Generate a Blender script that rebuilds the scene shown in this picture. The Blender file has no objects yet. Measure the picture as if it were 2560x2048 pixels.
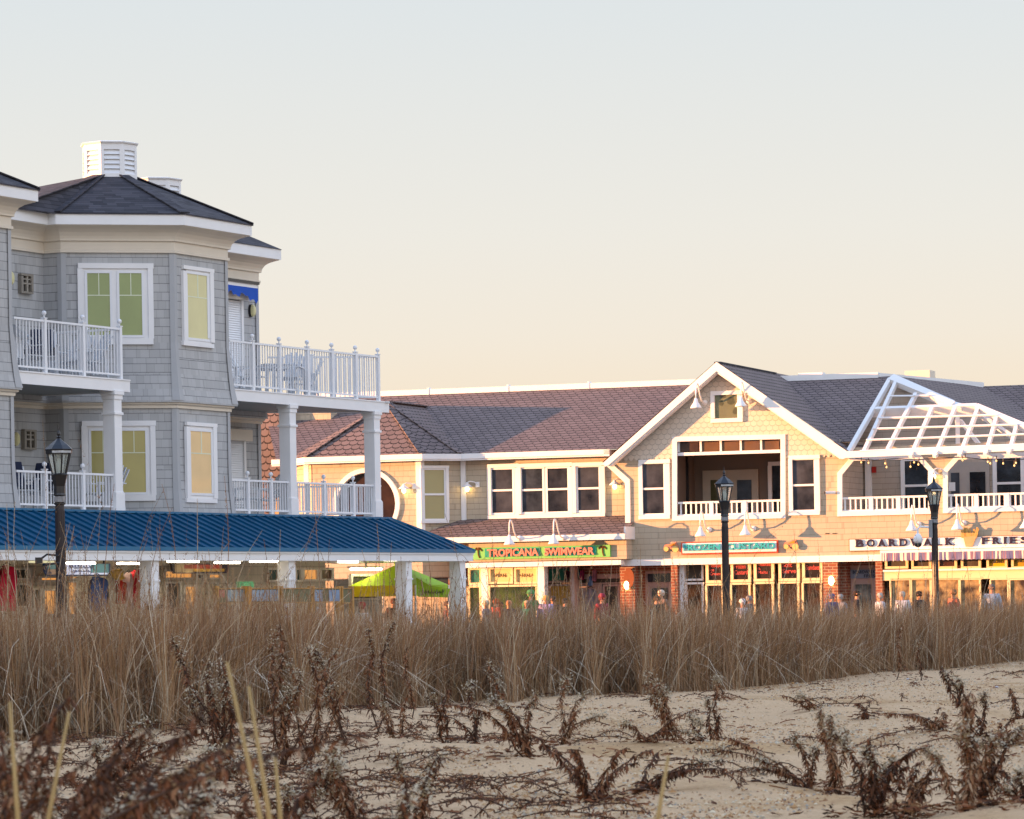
import bpy, math, random
import numpy as np
from mathutils import Vector, geometry
R=math.radians
random.seed(7); rng=np.random.default_rng(7)
scn=bpy.context.scene
# ------------------------------------------------------------------ camera
FPX=9000.0; ROLL=0.017; HOR=1490.0; CAMZ=1.6
cam_d=bpy.data.cameras.new('camera'); cam=bpy.data.objects.new('camera',cam_d)
scn.collection.objects.link(cam); scn.camera=cam
cam_d.sensor_fit='HORIZONTAL'; cam_d.sensor_width=36; cam_d.lens=36*FPX/2560
cam_d.shift_y=(HOR-1024)/2560
cam_d.clip_start=0.5; cam_d.clip_end=3000
cam.location=(0,0,CAMZ)
cr,sr=math.cos(ROLL),math.sin(ROLL)
from mathutils import Matrix
RT=Vector((cr,0,-sr)); UP=Vector((sr,0,cr)); BK=Vector((0,-1,0))
M=Matrix((RT,UP,BK)).transposed().to_4x4(); M.translation=(0,0,CAMZ); cam.matrix_world=M
cam_d.dof.use_dof=True; cam_d.dof.focus_distance=88; cam_d.dof.aperture_fstop=9
# ------------------------------------------------------------------ sky and sun
SUN_DIR=Vector((0.99,0.14,-math.tan(R(2.6)))).normalized()   # travel direction of the light
w=bpy.data.worlds.new('World'); scn.world=w; w.use_nodes=True
nt=w.node_tree; bg=nt.nodes['Background']
sky=nt.nodes.new('ShaderNodeTexSky'); sky.sky_type='NISHITA'; sky.sun_disc=False
sky.sun_elevation=R(5.0); sky.sun_rotation=math.atan2(-SUN_DIR.x,-SUN_DIR.y)
sky.air_density=1.0; sky.dust_density=2.0; sky.ozone_density=1.5
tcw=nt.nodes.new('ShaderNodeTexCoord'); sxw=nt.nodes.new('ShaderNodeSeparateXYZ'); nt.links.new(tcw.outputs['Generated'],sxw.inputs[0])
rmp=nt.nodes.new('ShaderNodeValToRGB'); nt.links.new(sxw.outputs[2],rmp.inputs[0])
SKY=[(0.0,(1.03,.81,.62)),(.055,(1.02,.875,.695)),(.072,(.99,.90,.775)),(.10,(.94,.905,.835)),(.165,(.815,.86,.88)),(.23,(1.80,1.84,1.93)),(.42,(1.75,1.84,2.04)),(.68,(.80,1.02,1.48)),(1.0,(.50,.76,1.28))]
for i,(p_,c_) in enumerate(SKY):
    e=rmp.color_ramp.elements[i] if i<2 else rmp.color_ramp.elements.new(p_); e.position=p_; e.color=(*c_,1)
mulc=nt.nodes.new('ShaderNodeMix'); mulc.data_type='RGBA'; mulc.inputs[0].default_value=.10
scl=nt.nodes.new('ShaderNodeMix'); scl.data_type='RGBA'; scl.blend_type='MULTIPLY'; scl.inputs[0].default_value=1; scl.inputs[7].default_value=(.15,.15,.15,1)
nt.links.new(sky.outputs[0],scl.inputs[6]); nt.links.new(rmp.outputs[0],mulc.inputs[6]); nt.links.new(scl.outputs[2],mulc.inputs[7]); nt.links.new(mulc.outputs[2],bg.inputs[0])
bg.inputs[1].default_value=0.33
sd=bpy.data.lights.new('sun','SUN'); so=bpy.data.objects.new('sun',sd); scn.collection.objects.link(so)
sd.energy=5.0; sd.angle=R(0.55); sd.color=(1.0,0.435,0.165)
so.rotation_euler=SUN_DIR.to_track_quat('-Z','Y').to_euler(); so.location=(-60,60,30)
scn.view_settings.view_transform='Standard'; scn.view_settings.look='None'
scn.view_settings.gamma=1; scn.view_settings.use_curve_mapping=False; scn.view_settings.exposure=1.58
scn.cycles.max_bounces=6; scn.cycles.use_denoising=True

# ------------------------------------------------------------------ helpers
COL=scn.collection
def tag(o,label=None,cat=None,group=None,kind=None):
    if label: o['label']=label
    if cat: o['category']=cat
    if group: o['group']=group
    if kind: o['kind']=kind
    return o
def empty(name,loc=(0,0,0),rz=0,parent=None):
    o=bpy.data.objects.new(name,None); COL.objects.link(o); o.location=loc; o.rotation_euler=(0,0,rz); o.empty_display_size=.2
    if parent: o.parent=parent
    return o
def copy_tree(o,parent=None):
    c=o.copy(); COL.objects.link(c); c.parent=parent
    for ch in list(o.children): copy_tree(ch,c)
    return c
def ray(px,py):
    return Vector((0,1,0))+RT*((px-1280)/FPX)+UP*((HOR-py)/FPX)
CAM=Vector((0,0,CAMZ))
def px_plane(px,py,P0,N):
    d=ray(px,py); t=(Vector(P0)-CAM).dot(N)/d.dot(N); return CAM+d*t
class Fr:
    def __init__(s,O,phi):
        s.O=Vector((O[0],O[1],0)); s.e=Vector((math.sin(phi),math.cos(phi),0)); s.n=Vector((s.e.y,-s.e.x,0))
    def W(s,a,o,z): return s.O+s.e*a+s.n*o+Vector((0,0,z))
    def P(s,px,py,o=0): return px_plane(px,py,s.O+s.n*o,s.n)
    def at(s,px,py,o=0):
        p=s.P(px,py,o); return (p-s.O).dot(s.e), p.z
    def s_(s,px,o=0,py=1200): return s.at(px,py,o)[0]
    def rect(s,x0,y0,x1,y1,o=0):
        ym=(y0+y1)/2; xm=(x0+x1)/2
        return s.at(x0,ym,o)[0],s.at(x1,ym,o)[0],s.at(xm,y1,o)[1],s.at(xm,y0,o)[1]
L=Fr((-6.04,80),R(26.6)); OB=-1.9; OM=-4.34
Q=Fr((0,108.4),R(90+19.8))
class MB:
    def __init__(s): s.v=[]; s.f=[]; s.sm=False
    def poly(s,pts):
        b=len(s.v); s.v+= [tuple(p) for p in pts]; s.f.append(tuple(range(b,b+len(pts)))); return s
    def hexa(s,p):   # 8 corners: bottom 4 ccw, top 4
        b=len(s.v); s.v+=[tuple(q) for q in p]
        for f in ((0,3,2,1),(4,5,6,7),(0,1,5,4),(1,2,6,5),(2,3,7,6),(3,0,4,7)): s.f.append(tuple(b+i for i in f))
        return s
    def box(s,fr,a0,a1,o0,o1,z0,z1):
        W=fr.W
        return s.hexa([W(a0,o1,z0),W(a1,o1,z0),W(a1,o0,z0),W(a0,o0,z0),W(a0,o1,z1),W(a1,o1,z1),W(a1,o0,z1),W(a0,o0,z1)])
    def rbox(s,fr,x0,y0,x1,y1,o,th):     # rectangle seen at pixels, front at o+th
        a0,a1,z0,z1=fr.rect(x0,y0,x1,y1,o+th); return s.box(fr,a0,a1,o,o+th,z0,z1)
    def wbox(s,x0,x1,y0,y1,z0,z1):
        return s.hexa([(x0,y0,z0),(x1,y0,z0),(x1,y1,z0),(x0,y1,z0),(x0,y0,z1),(x1,y0,z1),(x1,y1,z1),(x0,y1,z1)])
    def prism(s,pts,ext):
        ext=Vector(ext); n=len(pts); b=len(s.v)
        s.v+=[tuple(p) for p in pts]+[tuple(Vector(p)+ext) for p in pts]
        s.f.append(tuple(range(b,b+n))); s.f.append(tuple(range(b+2*n-1,b+n-1,-1)))
        for i in range(n):
            j=(i+1)%n; s.f.append((b+i,b+n+i,b+n+j,b+j))
        return s
    def frame(s,fr,x0,y0,x1,y1,w_,o,th,wb=None):   # picture frame around pixel rect, w in px
        wb=wb or w_
        s.rbox(fr,x0,y0,x1,y0+w_,o,th); s.rbox(fr,x0,y1-wb,x1,y1,o,th)
        s.rbox(fr,x0,y0+w_,x0+w_,y1-wb,o,th-.002); s.rbox(fr,x1-w_,y0+w_,x1,y1-wb,o,th-.002); return s
    def beam(s,p,q,w_,h,up=(0,0,1)):
        p=Vector(p);q=Vector(q); d=(q-p).normalized(); up=Vector(up); sd_=d.cross(up)
        if sd_.length<1e-4: sd_=Vector((1,0,0))
        sd_.normalize(); u=sd_.cross(d).normalized(); a=sd_*w_/2; c=u*h/2
        return s.hexa([p-a-c,p+a-c,q+a-c,q-a-c,p-a+c,p+a+c,q+a+c,q-a+c])
    def tube(s,pts,r,n=8,cap=True):
        pts=[Vector(p) for p in pts]; m=len(pts); rr=r if isinstance(r,(list,tuple)) else [r]*m
        b=len(s.v); ref=Vector((0,0,1)) if abs((pts[-1]-pts[0]).normalized().z)<.9 else Vector((1,0,0))
        for i in range(m):
            d=(pts[min(i+1,m-1)]-pts[max(i-1,0)]).normalized(); a=d.cross(ref)
            if a.length<1e-4: a=Vector((0,1,0))
            a.normalize(); c=a.cross(d).normalized()
            for k in range(n):
                t=2*math.pi*k/n; s.v.append(tuple(pts[i]+(a*math.cos(t)+c*math.sin(t))*rr[i]))
        for i in range(m-1):
            for k in range(n):
                s.f.append((b+i*n+k,b+i*n+(k+1)%n,b+(i+1)*n+(k+1)%n,b+(i+1)*n+k))
        if cap:
            s.f.append(tuple(b+k for k in range(n-1,-1,-1))); s.f.append(tuple(b+(m-1)*n+k for k in range(n)))
        return s
    def lathe(s,c,prof,n=12,rot=0,sx=1,sy=1):
        c=Vector(c); b=len(s.v); m=len(prof)
        for r,z in prof:
            for k in range(n):
                t=2*math.pi*(k+.5)/n+rot; s.v.append((c.x+r*math.cos(t)*sx,c.y+r*math.sin(t)*sy,c.z+z))
        for i in range(m-1):
            for k in range(n): s.f.append((b+i*n+k,b+i*n+(k+1)%n,b+(i+1)*n+(k+1)%n,b+(i+1)*n+k))
        s.f.append(tuple(b+k for k in range(n-1,-1,-1))); s.f.append(tuple(b+(m-1)*n+k for k in range(n)))
        return s
    def ball(s,c,r,n=10,m=6,sz=1):
        return s.lathe(c,[(max(1e-3,r*math.sin(math.pi*i/m)),-r*sz*math.cos(math.pi*i/m)) for i in range(m+1)],n)
    def sweep(s,path,prof,closed=False):
        path=[Vector((p[0],p[1])) for p in path]; n=len(path); ms=[]
        for i in range(n):
            if closed: a=path[i]-path[i-1]; c=path[(i+1)%n]-path[i]
            else:
                a=path[i]-path[i-1] if i>0 else path[1]-path[0]; c=path[i+1]-path[i] if i<n-1 else path[i]-path[i-1]
            a.normalize(); c.normalize(); na=Vector((a.y,-a.x)); nc=Vector((c.y,-c.x)); m=na+nc; m=m/max(.2,m.dot(na)); ms.append(m)
        b=len(s.v); k=len(prof)
        for i in range(n):
            for o,z in prof:
                q=path[i]+ms[i]*o; s.v.append((q.x,q.y,z))
        for i in range(n if closed else n-1):
            j=(i+1)%n
            for t in range(k-1): s.f.append((b+i*k+t,b+j*k+t,b+j*k+t+1,b+i*k+t+1))
        return s
    def holes(s,outer,holes):   # planar polygon with holes (world points)
        polys=[outer]+holes; flat=[p for q in polys for p in q]
        tri=geometry.tessellate_polygon([[Vector(p) for p in q] for q in polys])
        b=len(s.v); s.v+=[tuple(p) for p in flat]
        for t in tri: s.f.append(tuple(b+i for i in t))
        return s
    def build(s,name,mat,parent=None,smooth=False,bevel=0):
        me=bpy.data.meshes.new(name); me.from_pydata(s.v,[],s.f); me.update()
        uv=me.uv_layers.new(name='UVMap'); vs=me.vertices; data=np.zeros(len(me.loops)*2)
        for p in me.polygons:
            n=p.normal
            if abs(n.z)<.97: t=Vector((-n.y,n.x,0)).normalized(); 
            else: t=Vector((1,0,0))
            if t.x+.3*t.y<0: t=-t
            bt=n.cross(t); 
            if bt.z<0 or (abs(n.z)>=.97 and bt.y<0): bt=-bt
            for li in p.loop_indices:
                co=vs[me.loops[li].vertex_index].co; data[2*li]=co.dot(t); data[2*li+1]=co.dot(bt)
        uv.data.foreach_set('uv',data)
        if smooth: me.polygons.foreach_set('use_smooth',[True]*len(me.polygons))
        if mat: me.materials.append(mat)
        o=bpy.data.objects.new(name,me); COL.objects.link(o)
        if parent: o.parent=parent
        if bevel:
            bm=o.modifiers.new('bevel','BEVEL'); bm.width=bevel; bm.segments=2; bm.limit_method='ANGLE'
        return o
def text(fr,body,x0,y0,x1,y1,o,th,mat,name='lettering',parent=None,bold=.0,cat=None,label=None,shear=0,z_up=True):
    cu=bpy.data.curves.new('t','FONT'); cu.body=body; cu.extrude=.5; cu.offset=bold; cu.align_x='LEFT'; cu.resolution_u=3; cu.shear=shear; cu.space_line=.95
    to=bpy.data.objects.new('t',cu); me=bpy.data.meshes.new_from_object(to); bpy.data.objects.remove(to)
    co=np.zeros(len(me.vertices)*3); me.vertices.foreach_get('co',co); co=co.reshape(-1,3)
    mn=co.min(0); mx=co.max(0); a0,a1,z0,z1=fr.rect(x0,y0,x1,y1,o)
    out=[]
    for x,y,z in co:
        out+=list(fr.W(a0+(x-mn[0])/(mx[0]-mn[0])*(a1-a0),o+(z-mn[2])/(mx[2]-mn[2])*th,z0+(y-mn[1])/(mx[1]-mn[1])*(z1-z0)))
    me.vertices.foreach_set('co',out); me.materials.clear(); me.materials.append(mat); me.name=name
    ob=bpy.data.objects.new(name,me); COL.objects.link(ob)
    if parent: ob.parent=parent
    return ob
# ------------------------------------------------------------------ materials
def lin(c):
    if isinstance(c,str):
        c=[int(c[i:i+2],16)/255 for i in (1,3,5)]
        return tuple(x/12.92 if x<=.04045 else ((x+.055)/1.055)**2.4 for x in c)
    return tuple(c)
def newmat(name):
    m=bpy.data.materials.new(name); m.use_nodes=True; n=m.node_tree; b=n.nodes['Principled BSDF']; return m,n,b
class N:
    def __init__(s,nt): s.nt=nt
    def n(s,t,**k):
        x=s.nt.nodes.new(t)
        for a,b in k.items(): setattr(x,a,b)
        return x
    def l(s,a,b): s.nt.links.new(a,b)
    def m(s,op,a,b=None,c=None):
        x=s.n('ShaderNodeMath',operation=op)
        for i,v in enumerate((a,b,c)):
            if v is None: continue
            if isinstance(v,(int,float)): x.inputs[i].default_value=v
            else: s.l(v,x.inputs[i])
        return x.outputs[0]
    def mix(s,f,a,b,bl='MIX'):
        x=s.n('ShaderNodeMix',data_type='RGBA',blend_type=bl)
        for i,v in ((0,f),(6,a),(7,b)):
            if isinstance(v,(int,float)): x.inputs[i].default_value=v
            elif isinstance(v,tuple): x.inputs[i].default_value=(*v[:3],1)
            else: s.l(v,x.inputs[i])
        return x.outputs[2]
    def noise(s,sc,det=3,vec=None,rough=.55):
        x=s.n('ShaderNodeTexNoise'); x.inputs['Scale'].default_value=sc; x.inputs['Detail'].default_value=det; x.inputs['Roughness'].default_value=rough
        if vec is None: vec=s.n('ShaderNodeTexCoord').outputs['Object']
        s.l(vec,x.inputs['Vector']); return x.outputs[0]
    def bump(s,h,bsdf,st=.4,dist=.02):
        x=s.n('ShaderNodeBump'); x.inputs['Strength'].default_value=st; x.inputs['Distance'].default_value=dist; s.l(h,x.inputs['Height']); s.l(x.outputs[0],bsdf.inputs['Normal'])
def mat(name,col,rough=.6,var=.10,scale=3,metal=0,spec=.4,bump=0,emis=None,es=0,coat=0,dirt=0):
    m,nt_,b=newmat(name); k=N(nt_); c=lin(col)
    f=k.noise(scale,5)
    c2=tuple(max(0,x*(1-var*2)) for x in c); c3=tuple(min(1,x*(1+var)) for x in c)
    o=k.mix(f,c2,c3)
    if dirt:
        g=k.noise(.9,6,rough=.7); gg=k.m('MULTIPLY',k.m('MAXIMUM',k.m('SUBTRACT',g,.5),0),dirt*4); gg=k.m('MINIMUM',gg,1.0)
        o=k.mix(gg,o,tuple(x*.45 for x in c))
    k.l(o,b.inputs['Base Color']); b.inputs['Roughness'].default_value=rough; b.inputs['Metallic'].default_value=metal; b.inputs['Specular IOR Level'].default_value=spec
    b.inputs['Coat Weight'].default_value=coat; b.inputs['Coat Roughness'].default_value=.04
    if bump: k.bump(k.noise(scale*12,3),b,bump,.01)
    if emis: b.inputs['Emission Color'].default_value=(*lin(emis),1); b.inputs['Emission Strength'].default_value=es
    return m
def siding(name,col,row=.19,wid=.17,dark=.42,vdark=.72,var=.06):
    m,nt_,b=newmat(name); k=N(nt_); c=lin(col)
    uv=k.n('ShaderNodeUVMap').outputs[0]; sp=k.n('ShaderNodeSeparateXYZ'); k.l(uv,sp.inputs[0]); u,v=sp.outputs[0],sp.outputs[1]
    vr=k.m('DIVIDE',v,row); fr_=k.m('FRACT',vr); ri=k.m('FLOOR',vr)
    wn=k.n('ShaderNodeTexWhiteNoise',noise_dimensions='1D'); k.l(ri,wn.inputs['W'])
    uu=k.m('ADD',k.m('DIVIDE',u,wid),k.m('MULTIPLY',wn.outputs[0],7.3)); 
    nz=k.n('ShaderNodeTexNoise',noise_dimensions='1D'); nz.inputs['Scale'].default_value=.9; nz.inputs['Detail'].default_value=1; k.l(uu,nz.inputs['W'])
    uu=k.m('ADD',uu,k.m('MULTIPLY',nz.outputs[0],1.4)); fu=k.m('FRACT',uu); cu=k.m('FLOOR',uu)
    cv=k.n('ShaderNodeCombineXYZ'); k.l(cu,cv.inputs[0]); k.l(ri,cv.inputs[1]); w2=k.n('ShaderNodeTexWhiteNoise',noise_dimensions='2D'); k.l(cv.outputs[0],w2.inputs['Vector'])
    base=k.mix(w2.outputs[0],tuple(x*(1-var) for x in c),tuple(min(1,x*(1+var)) for x in c))
    mp=k.n('ShaderNodeMapping'); mp.inputs['Scale'].default_value=(2.2,2.2,.35); k.l(k.n('ShaderNodeTexCoord').outputs['Object'],mp.inputs['Vector']); big=k.noise(1.0,5,mp.outputs[0],.65); base=k.mix(k.m('MULTIPLY',big,.55),base,tuple(x*.76 for x in c))
    vl=k.m('LESS_THAN',fu,.07); hl=k.m('LESS_THAN',fr_,.085)
    base=k.mix(k.m('MULTIPLY',vl,1-vdark),base,(0,0,0)); base=k.mix(k.m('MULTIPLY',hl,1-dark),base,(0.01,.01,.012))
    k.l(base,b.inputs['Base Color']); b.inputs['Roughness'].default_value=.75; b.inputs['Specular IOR Level'].default_value=.25
    h=k.m('SUBTRACT',k.m('SUBTRACT',1,fr_),k.m('MULTIPLY',k.m('MAXIMUM',vl,hl),.5)); k.bump(h,b,.35,.02)
    return m
def scallop(name,col,wid=.255,row=.165,dark=.35,var=.18,depth=.45,line=.10,rough=.85,wcol=None):
    m,nt_,b=newmat(name); k=N(nt_); c=lin(col)
    uv=k.n('ShaderNodeUVMap').outputs[0]; sp=k.n('ShaderNodeSeparateXYZ'); k.l(uv,sp.inputs[0]); u,v=sp.outputs[0],sp.outputs[1]
    vr=k.m('DIVIDE',v,row); ri=k.m('FLOOR',vr); fv=k.m('FRACT',vr)
    x=k.m('ADD',k.m('DIVIDE',u,wid),k.m('MULTIPLY',ri,.5)); fx=k.m('SUBTRACT',k.m('FRACT',x),.5); x2=k.m('MULTIPLY',fx,2)
    edge=k.m('MULTIPLY',k.m('SUBTRACT',1,k.m('SQRT',k.m('MAXIMUM',k.m('SUBTRACT',1.02,k.m('MULTIPLY',x2,x2)),0))),depth/.9)
    d=k.m('ABSOLUTE',k.m('SUBTRACT',fv,k.m('ADD',edge,.05)))
    ln=k.m('LESS_THAN',d,line); side=k.m('MULTIPLY',k.m('LESS_THAN',k.m('ABSOLUTE',k.m('SUBTRACT',k.m('ABSOLUTE',fx),.5)),.035),k.m('GREATER_THAN',fv,depth))
    ln=k.m('MAXIMUM',ln,k.m('MULTIPLY',side,.8))
    ab=k.m('GREATER_THAN',fv,k.m('ADD',edge,.05))
    cv=k.n('ShaderNodeCombineXYZ'); k.l(k.m('FLOOR',x),cv.inputs[0]); k.l(k.m('ADD',ri,k.m('MULTIPLY',ab,.37)),cv.inputs[1]); w2=k.n('ShaderNodeTexWhiteNoise',noise_dimensions='2D'); k.l(cv.outputs[0],w2.inputs['Vector'])
    base=k.mix(w2.outputs[0],tuple(y*(1-var) for y in c),tuple(min(1,y*(1+var)) for y in c))
    big=k.noise(.35,5,rough=.65); base=k.mix(k.m('MULTIPLY',big,.4),base,tuple(y*.7 for y in c))
    base=k.mix(k.m('MULTIPLY',ln,1-dark),base,(.004,.004,.005))
    k.l(base,b.inputs['Base Color']); b.inputs['Roughness'].default_value=rough; b.inputs['Specular IOR Level'].default_value=.25
    k.bump(k.m('SUBTRACT',1,ln),b,.4,.01)
    return m
def shingle(name,c1,c2,row=.13,wid=.3):
    m,nt_,b=newmat(name); k=N(nt_)
    uv=k.n('ShaderNodeUVMap').outputs[0]; sp=k.n('ShaderNodeSeparateXYZ'); k.l(uv,sp.inputs[0]); u,v=sp.outputs[0],sp.outputs[1]
    vr=k.m('DIVIDE',v,row); ri=k.m('FLOOR',vr); fv=k.m('FRACT',vr)
    wn=k.n('ShaderNodeTexWhiteNoise',noise_dimensions='1D'); k.l(ri,wn.inputs['W'])
    x=k.m('ADD',k.m('DIVIDE',u,wid),k.m('MULTIPLY',wn.outputs[0],5.1)); nz=k.n('ShaderNodeTexNoise',noise_dimensions='1D'); nz.inputs['Scale'].default_value=.8; k.l(x,nz.inputs['W']); x=k.m('ADD',x,nz.outputs[0])
    cv=k.n('ShaderNodeCombineXYZ'); k.l(k.m('FLOOR',x),cv.inputs[0]); k.l(ri,cv.inputs[1]); w2=k.n('ShaderNodeTexWhiteNoise',noise_dimensions='2D'); k.l(cv.outputs[0],w2.inputs['Vector'])
    base=k.mix(w2.outputs[0],lin(c1),lin(c2)); g=k.noise(60,2); base=k.mix(k.m('MULTIPLY',g,.5),base,tuple(y*.5 for y in lin(c1)))
    base=k.mix(k.m('MULTIPLY',k.m('LESS_THAN',fv,.16),.6),base,(.01,.01,.012))
    k.l(base,b.inputs['Base Color']); b.inputs['Roughness'].default_value=.9; b.inputs['Specular IOR Level'].default_value=.2
    k.bump(k.m('ADD',k.m('SUBTRACT',1,fv),w2.outputs[0]),b,.5,.015)
    return m
def brick(name,c1,c2,mortar,row=.085,wid=.24):
    m,nt_,b=newmat(name); k=N(nt_); uv=k.n('ShaderNodeUVMap').outputs[0]
    t=k.n('ShaderNodeTexBrick'); k.l(uv,t.inputs['Vector']); t.inputs['Scale'].default_value=1; t.inputs['Brick Width'].default_value=wid; t.inputs['Row Height'].default_value=row; t.inputs['Mortar Size'].default_value=.012
    t.inputs['Color1'].default_value=(*lin(c1),1); t.inputs['Color2'].default_value=(*lin(c2),1); t.inputs['Mortar'].default_value=(*lin(mortar),1)
    k.l(t.outputs[0],b.inputs['Base Color']); b.inputs['Roughness'].default_value=.85; return m
def glass_dark(name,col,col2,rough=.06,sc=1.2):
    m,nt_,b=newmat(name); k=N(nt_); f=k.noise(sc,4); f=k.m('MULTIPLY',k.m('SUBTRACT',f,.35),3); f=k.m('MINIMUM',k.m('MAXIMUM',f,0),1)
    k.l(k.mix(f,lin(col),lin(col2)),b.inputs['Base Color']); b.inputs['Roughness'].default_value=rough; b.inputs['Specular IOR Level'].default_value=.5
    k.bump(k.noise(1.5,1),b,.03,.02); return m
WHT=mat('white_painted_trim','#e9e9ea',.5,.04,2,dirt=.10)
WHT2=mat('white_vinyl','#e4e6ea',.35,.03,2,spec=.5)
CRM=mat('cream_trim','#d9cfbf',.55,.05,2)
GRY=mat('grey_corner_board','#a9abae',.6,.05,2)
SHK=siding('grey_shake_siding','#b6b7b8',.195,.17,.50,.80,.11)
SHK2=siding('pale_shake_siding','#bdb09b',.17,.21,.62,.80,.05)
SHKI=siding('recess_shake_siding','#b9ada0',.17,.21,.60,.85,.05)
FISH=scallop('fish_scale_siding','#d2c8ba',.19,.15,.62,.04,.5,.07)
SCR=scallop('scalloped_roof_shingle','#796b69',.27,.23,.16,.15,line=.13)
SHG=shingle('asphalt_shingle','#3c3b41','#57555c')
BLU=mat('blue_standing_seam_metal','#044f76',.55,.2,1.6,metal=0,spec=.25,dirt=.25)
BLU2=mat('blue_metal_trim','#22698f',.4,.08,1,spec=.3)
SOF=mat('grey_soffit','#8f9292',.7,.06,1)
BRK=brick('red_brick','#8f5038','#76402c','#9c8672')
BLK=mat('black_iron','#1b191d',.35,.2,6,spec=.6)
BLK2=mat('dark_brown_post','#2a2023',.45,.2,8,spec=.5)
NAVY=mat('navy_cushion','#222a44',.85,.2,6)
WOOD=mat('varnished_wood','#b98a4a',.55,.2,6)
LAMPW=mat('warm_lamp_glass','#fff0c8',.3,0,1,emis='#ffd890',es=6)
TUBE=mat('fluorescent_tube','#fff6e0',.3,0,1,emis='#fff0d4',es=8)
CONC=mat('boardwalk_planks','#8d857c',.8,.15,2)
# ================================================================== LEFT BUILDING
lb=empty('apartment_building',L.W(4,OM,0))
tag(lb,'grey shake-sided three storey seafront building with white balconies, hip roofs and cupolas at the left','building')
def part(mb,name,m,parent=None,root=None,**k):
    root=root or lb
    o=mb.build(name,m,None,**k); p=parent or root
    o.parent=p
    if p is root: o.location=-root.location; o.matrix_parent_inverse=Matrix.Identity(4)
    return o
def xy(fr,s,o): p=fr.W(s,o,0); return (p.x,p.y)
Z_EAVE=10.31; Z_FB=10.06; Z_WT=9.49; Z_BELT=6.06
S_W1=L.s_(110,OM,800); S_W3=L.s_(436,OB,800); S_W4=L.s_(568,OB,800); S_W6=L.s_(645,OM,800)
UNIT=8.77
def unit(k):
    d=k*UNIT
    return [xy(L,S_W1+d,OM),xy(L,S_W1+d,OM+.49),xy(L,S_W3+d,OB),xy(L,S_W4+d,OB),xy(L,S_W4+d,OM)]
path=[xy(L,-92,OM)]
for k in range(-9,1): path+=unit(k)
path+=[xy(L,S_W6,OM),xy(L,S_W6,OM-15)]
fl=[(0.0,7.45),(.02,7.1),(.05,6.75),(.095,6.4),(.15,6.14),(.15,6.10),(0.05,6.10)]
wm=MB().sweep(path,[(0,Z_WT+.02)]+fl); part(wm,'wall',SHK)
wm=MB().sweep(path,[(0,6.0),(0,4.6),(.02,4.1),(.06,3.75),(.10,3.4),(.10,3.3)]); part(wm,'wall',SHK)
part(MB().sweep(path,[(.06,6.10),(.10,6.10),(.10,6.06),(.05,6.03),(.05,5.97),(0,5.97)]),'belt_course',CRM)
part(MB().sweep(path,[(0,Z_WT-.02),(.06,Z_WT-.02),(.06,Z_WT+.04),(.03,Z_WT+.05),(.03,9.72),(.08,9.735),(.08,9.78),(.10,9.84),(.15,9.92),(.23,9.98),(.33,10.02),(.40,10.045),(.40,Z_FB)]),'cornice',CRM)
part(MB().sweep(path,[(.36,Z_FB),(.44,Z_FB),(.44,Z_EAVE),(.36,Z_EAVE)]),'fascia',WHT)
# corner boards follow the flare
def cboard(s,o,fr=L,dirs=((1,0),(0,-1))):
    for z0,z1,o0,o1 in ((7.45,Z_WT,0,0),(6.8,7.45,.045,0),(6.14,6.8,.15,.045),(4.2,5.97,.01,0),(3.4,4.2,.09,.015)):
        pass
for k in range(-1,1):
    pts=unit(k)
    for i in (1,2,3,4):
        a=Vector(pts[i-1]) if i>0 else None; b_=Vector(pts[i]); c=Vector(pts[i+1]) if i<4 else None
        seg=[]
        if a is not None: seg.append((a,b_,-1))
        if c is not None: seg.append((b_,c,1))
        sub=[]
        d0=(b_-a).normalized(); mini=[tuple(b_-d0*.10),tuple(b_)]
        if c is not None: mini.append(tuple(b_+(c-b_).normalized()*.10))
        cb=MB(); cb.sweep(mini,[(.025,Z_WT),(.025,7.45),(.05,7.1),(.08,6.75),(.12,6.4),(.165,6.14)])
        part(cb,'corner_board',GRY); cb=MB(); cb.sweep(mini,[(.025,5.97),(.025,4.6),(.045,4.1),(.085,3.75),(.12,3.4)]); part(cb,'corner_board',GRY)
b_=Vector(xy(L,S_W6,OM)); cb=MB(); cb.sweep([tuple(b_-Vector(L.e[:2])*.14),tuple(b_)],[(.03,Z_WT),(.03,3.4)])
part(cb,'corner_board',GRY)
# ---- tower roofs
def offset_pt(pts,i,o):
    a=Vector(pts[i])-Vector(pts[i-1]); c=Vector(pts[i+1])-Vector(pts[i]); a.normalize();c.normalize()
    na=Vector((a.y,-a.x)); nc=Vector((c.y,-c.x)); m=na+nc; m=m/m.dot(na); return Vector(pts[i])+m*o
def tower_roof(k):
    pts=unit(k); P1=offset_pt(pts,1,.47); P2=offset_pt(pts,2,.47); P3=offset_pt(pts,3,.47)
    P0=Vector(xy(L,S_W1-1.95+k*UNIT,OM+.47)); P4=P3-Vector(L.n[:2])*5.4; P5=P0-Vector(L.n[:2])*3.5
    c=L.P(275,441,-4.3)+L.e*k*UNIT; cz=11.42; C2=Vector((c.x,c.y))
    base=[P0,P1,P2,P3,P4,P5]; ring=[C2+(p-C2).normalized()*.62 for p in base]
    m=MB(); n=6
    for i in range(n):
        j=(i+1)%n; m.poly([(*base[i],Z_EAVE+.01),(*base[j],Z_EAVE+.01),(*ring[j],cz),(*ring[i],cz)])
    m.poly([(*r,cz) for r in ring])
    for i in range(n):
        j=(i+1)%n; m.poly([(*base[i],Z_EAVE-.02),(*base[j],Z_EAVE-.02),(*base[j],Z_EAVE+.01),(*base[i],Z_EAVE+.01)])
    r=part(m,'roof',SHG)
    h=MB()
    for i in range(4): h.beam((*base[i],Z_EAVE+.03),(*ring[i],cz+.02),.26,.025)
    part(h,'hip_cap',SHG,r); return C2
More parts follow.
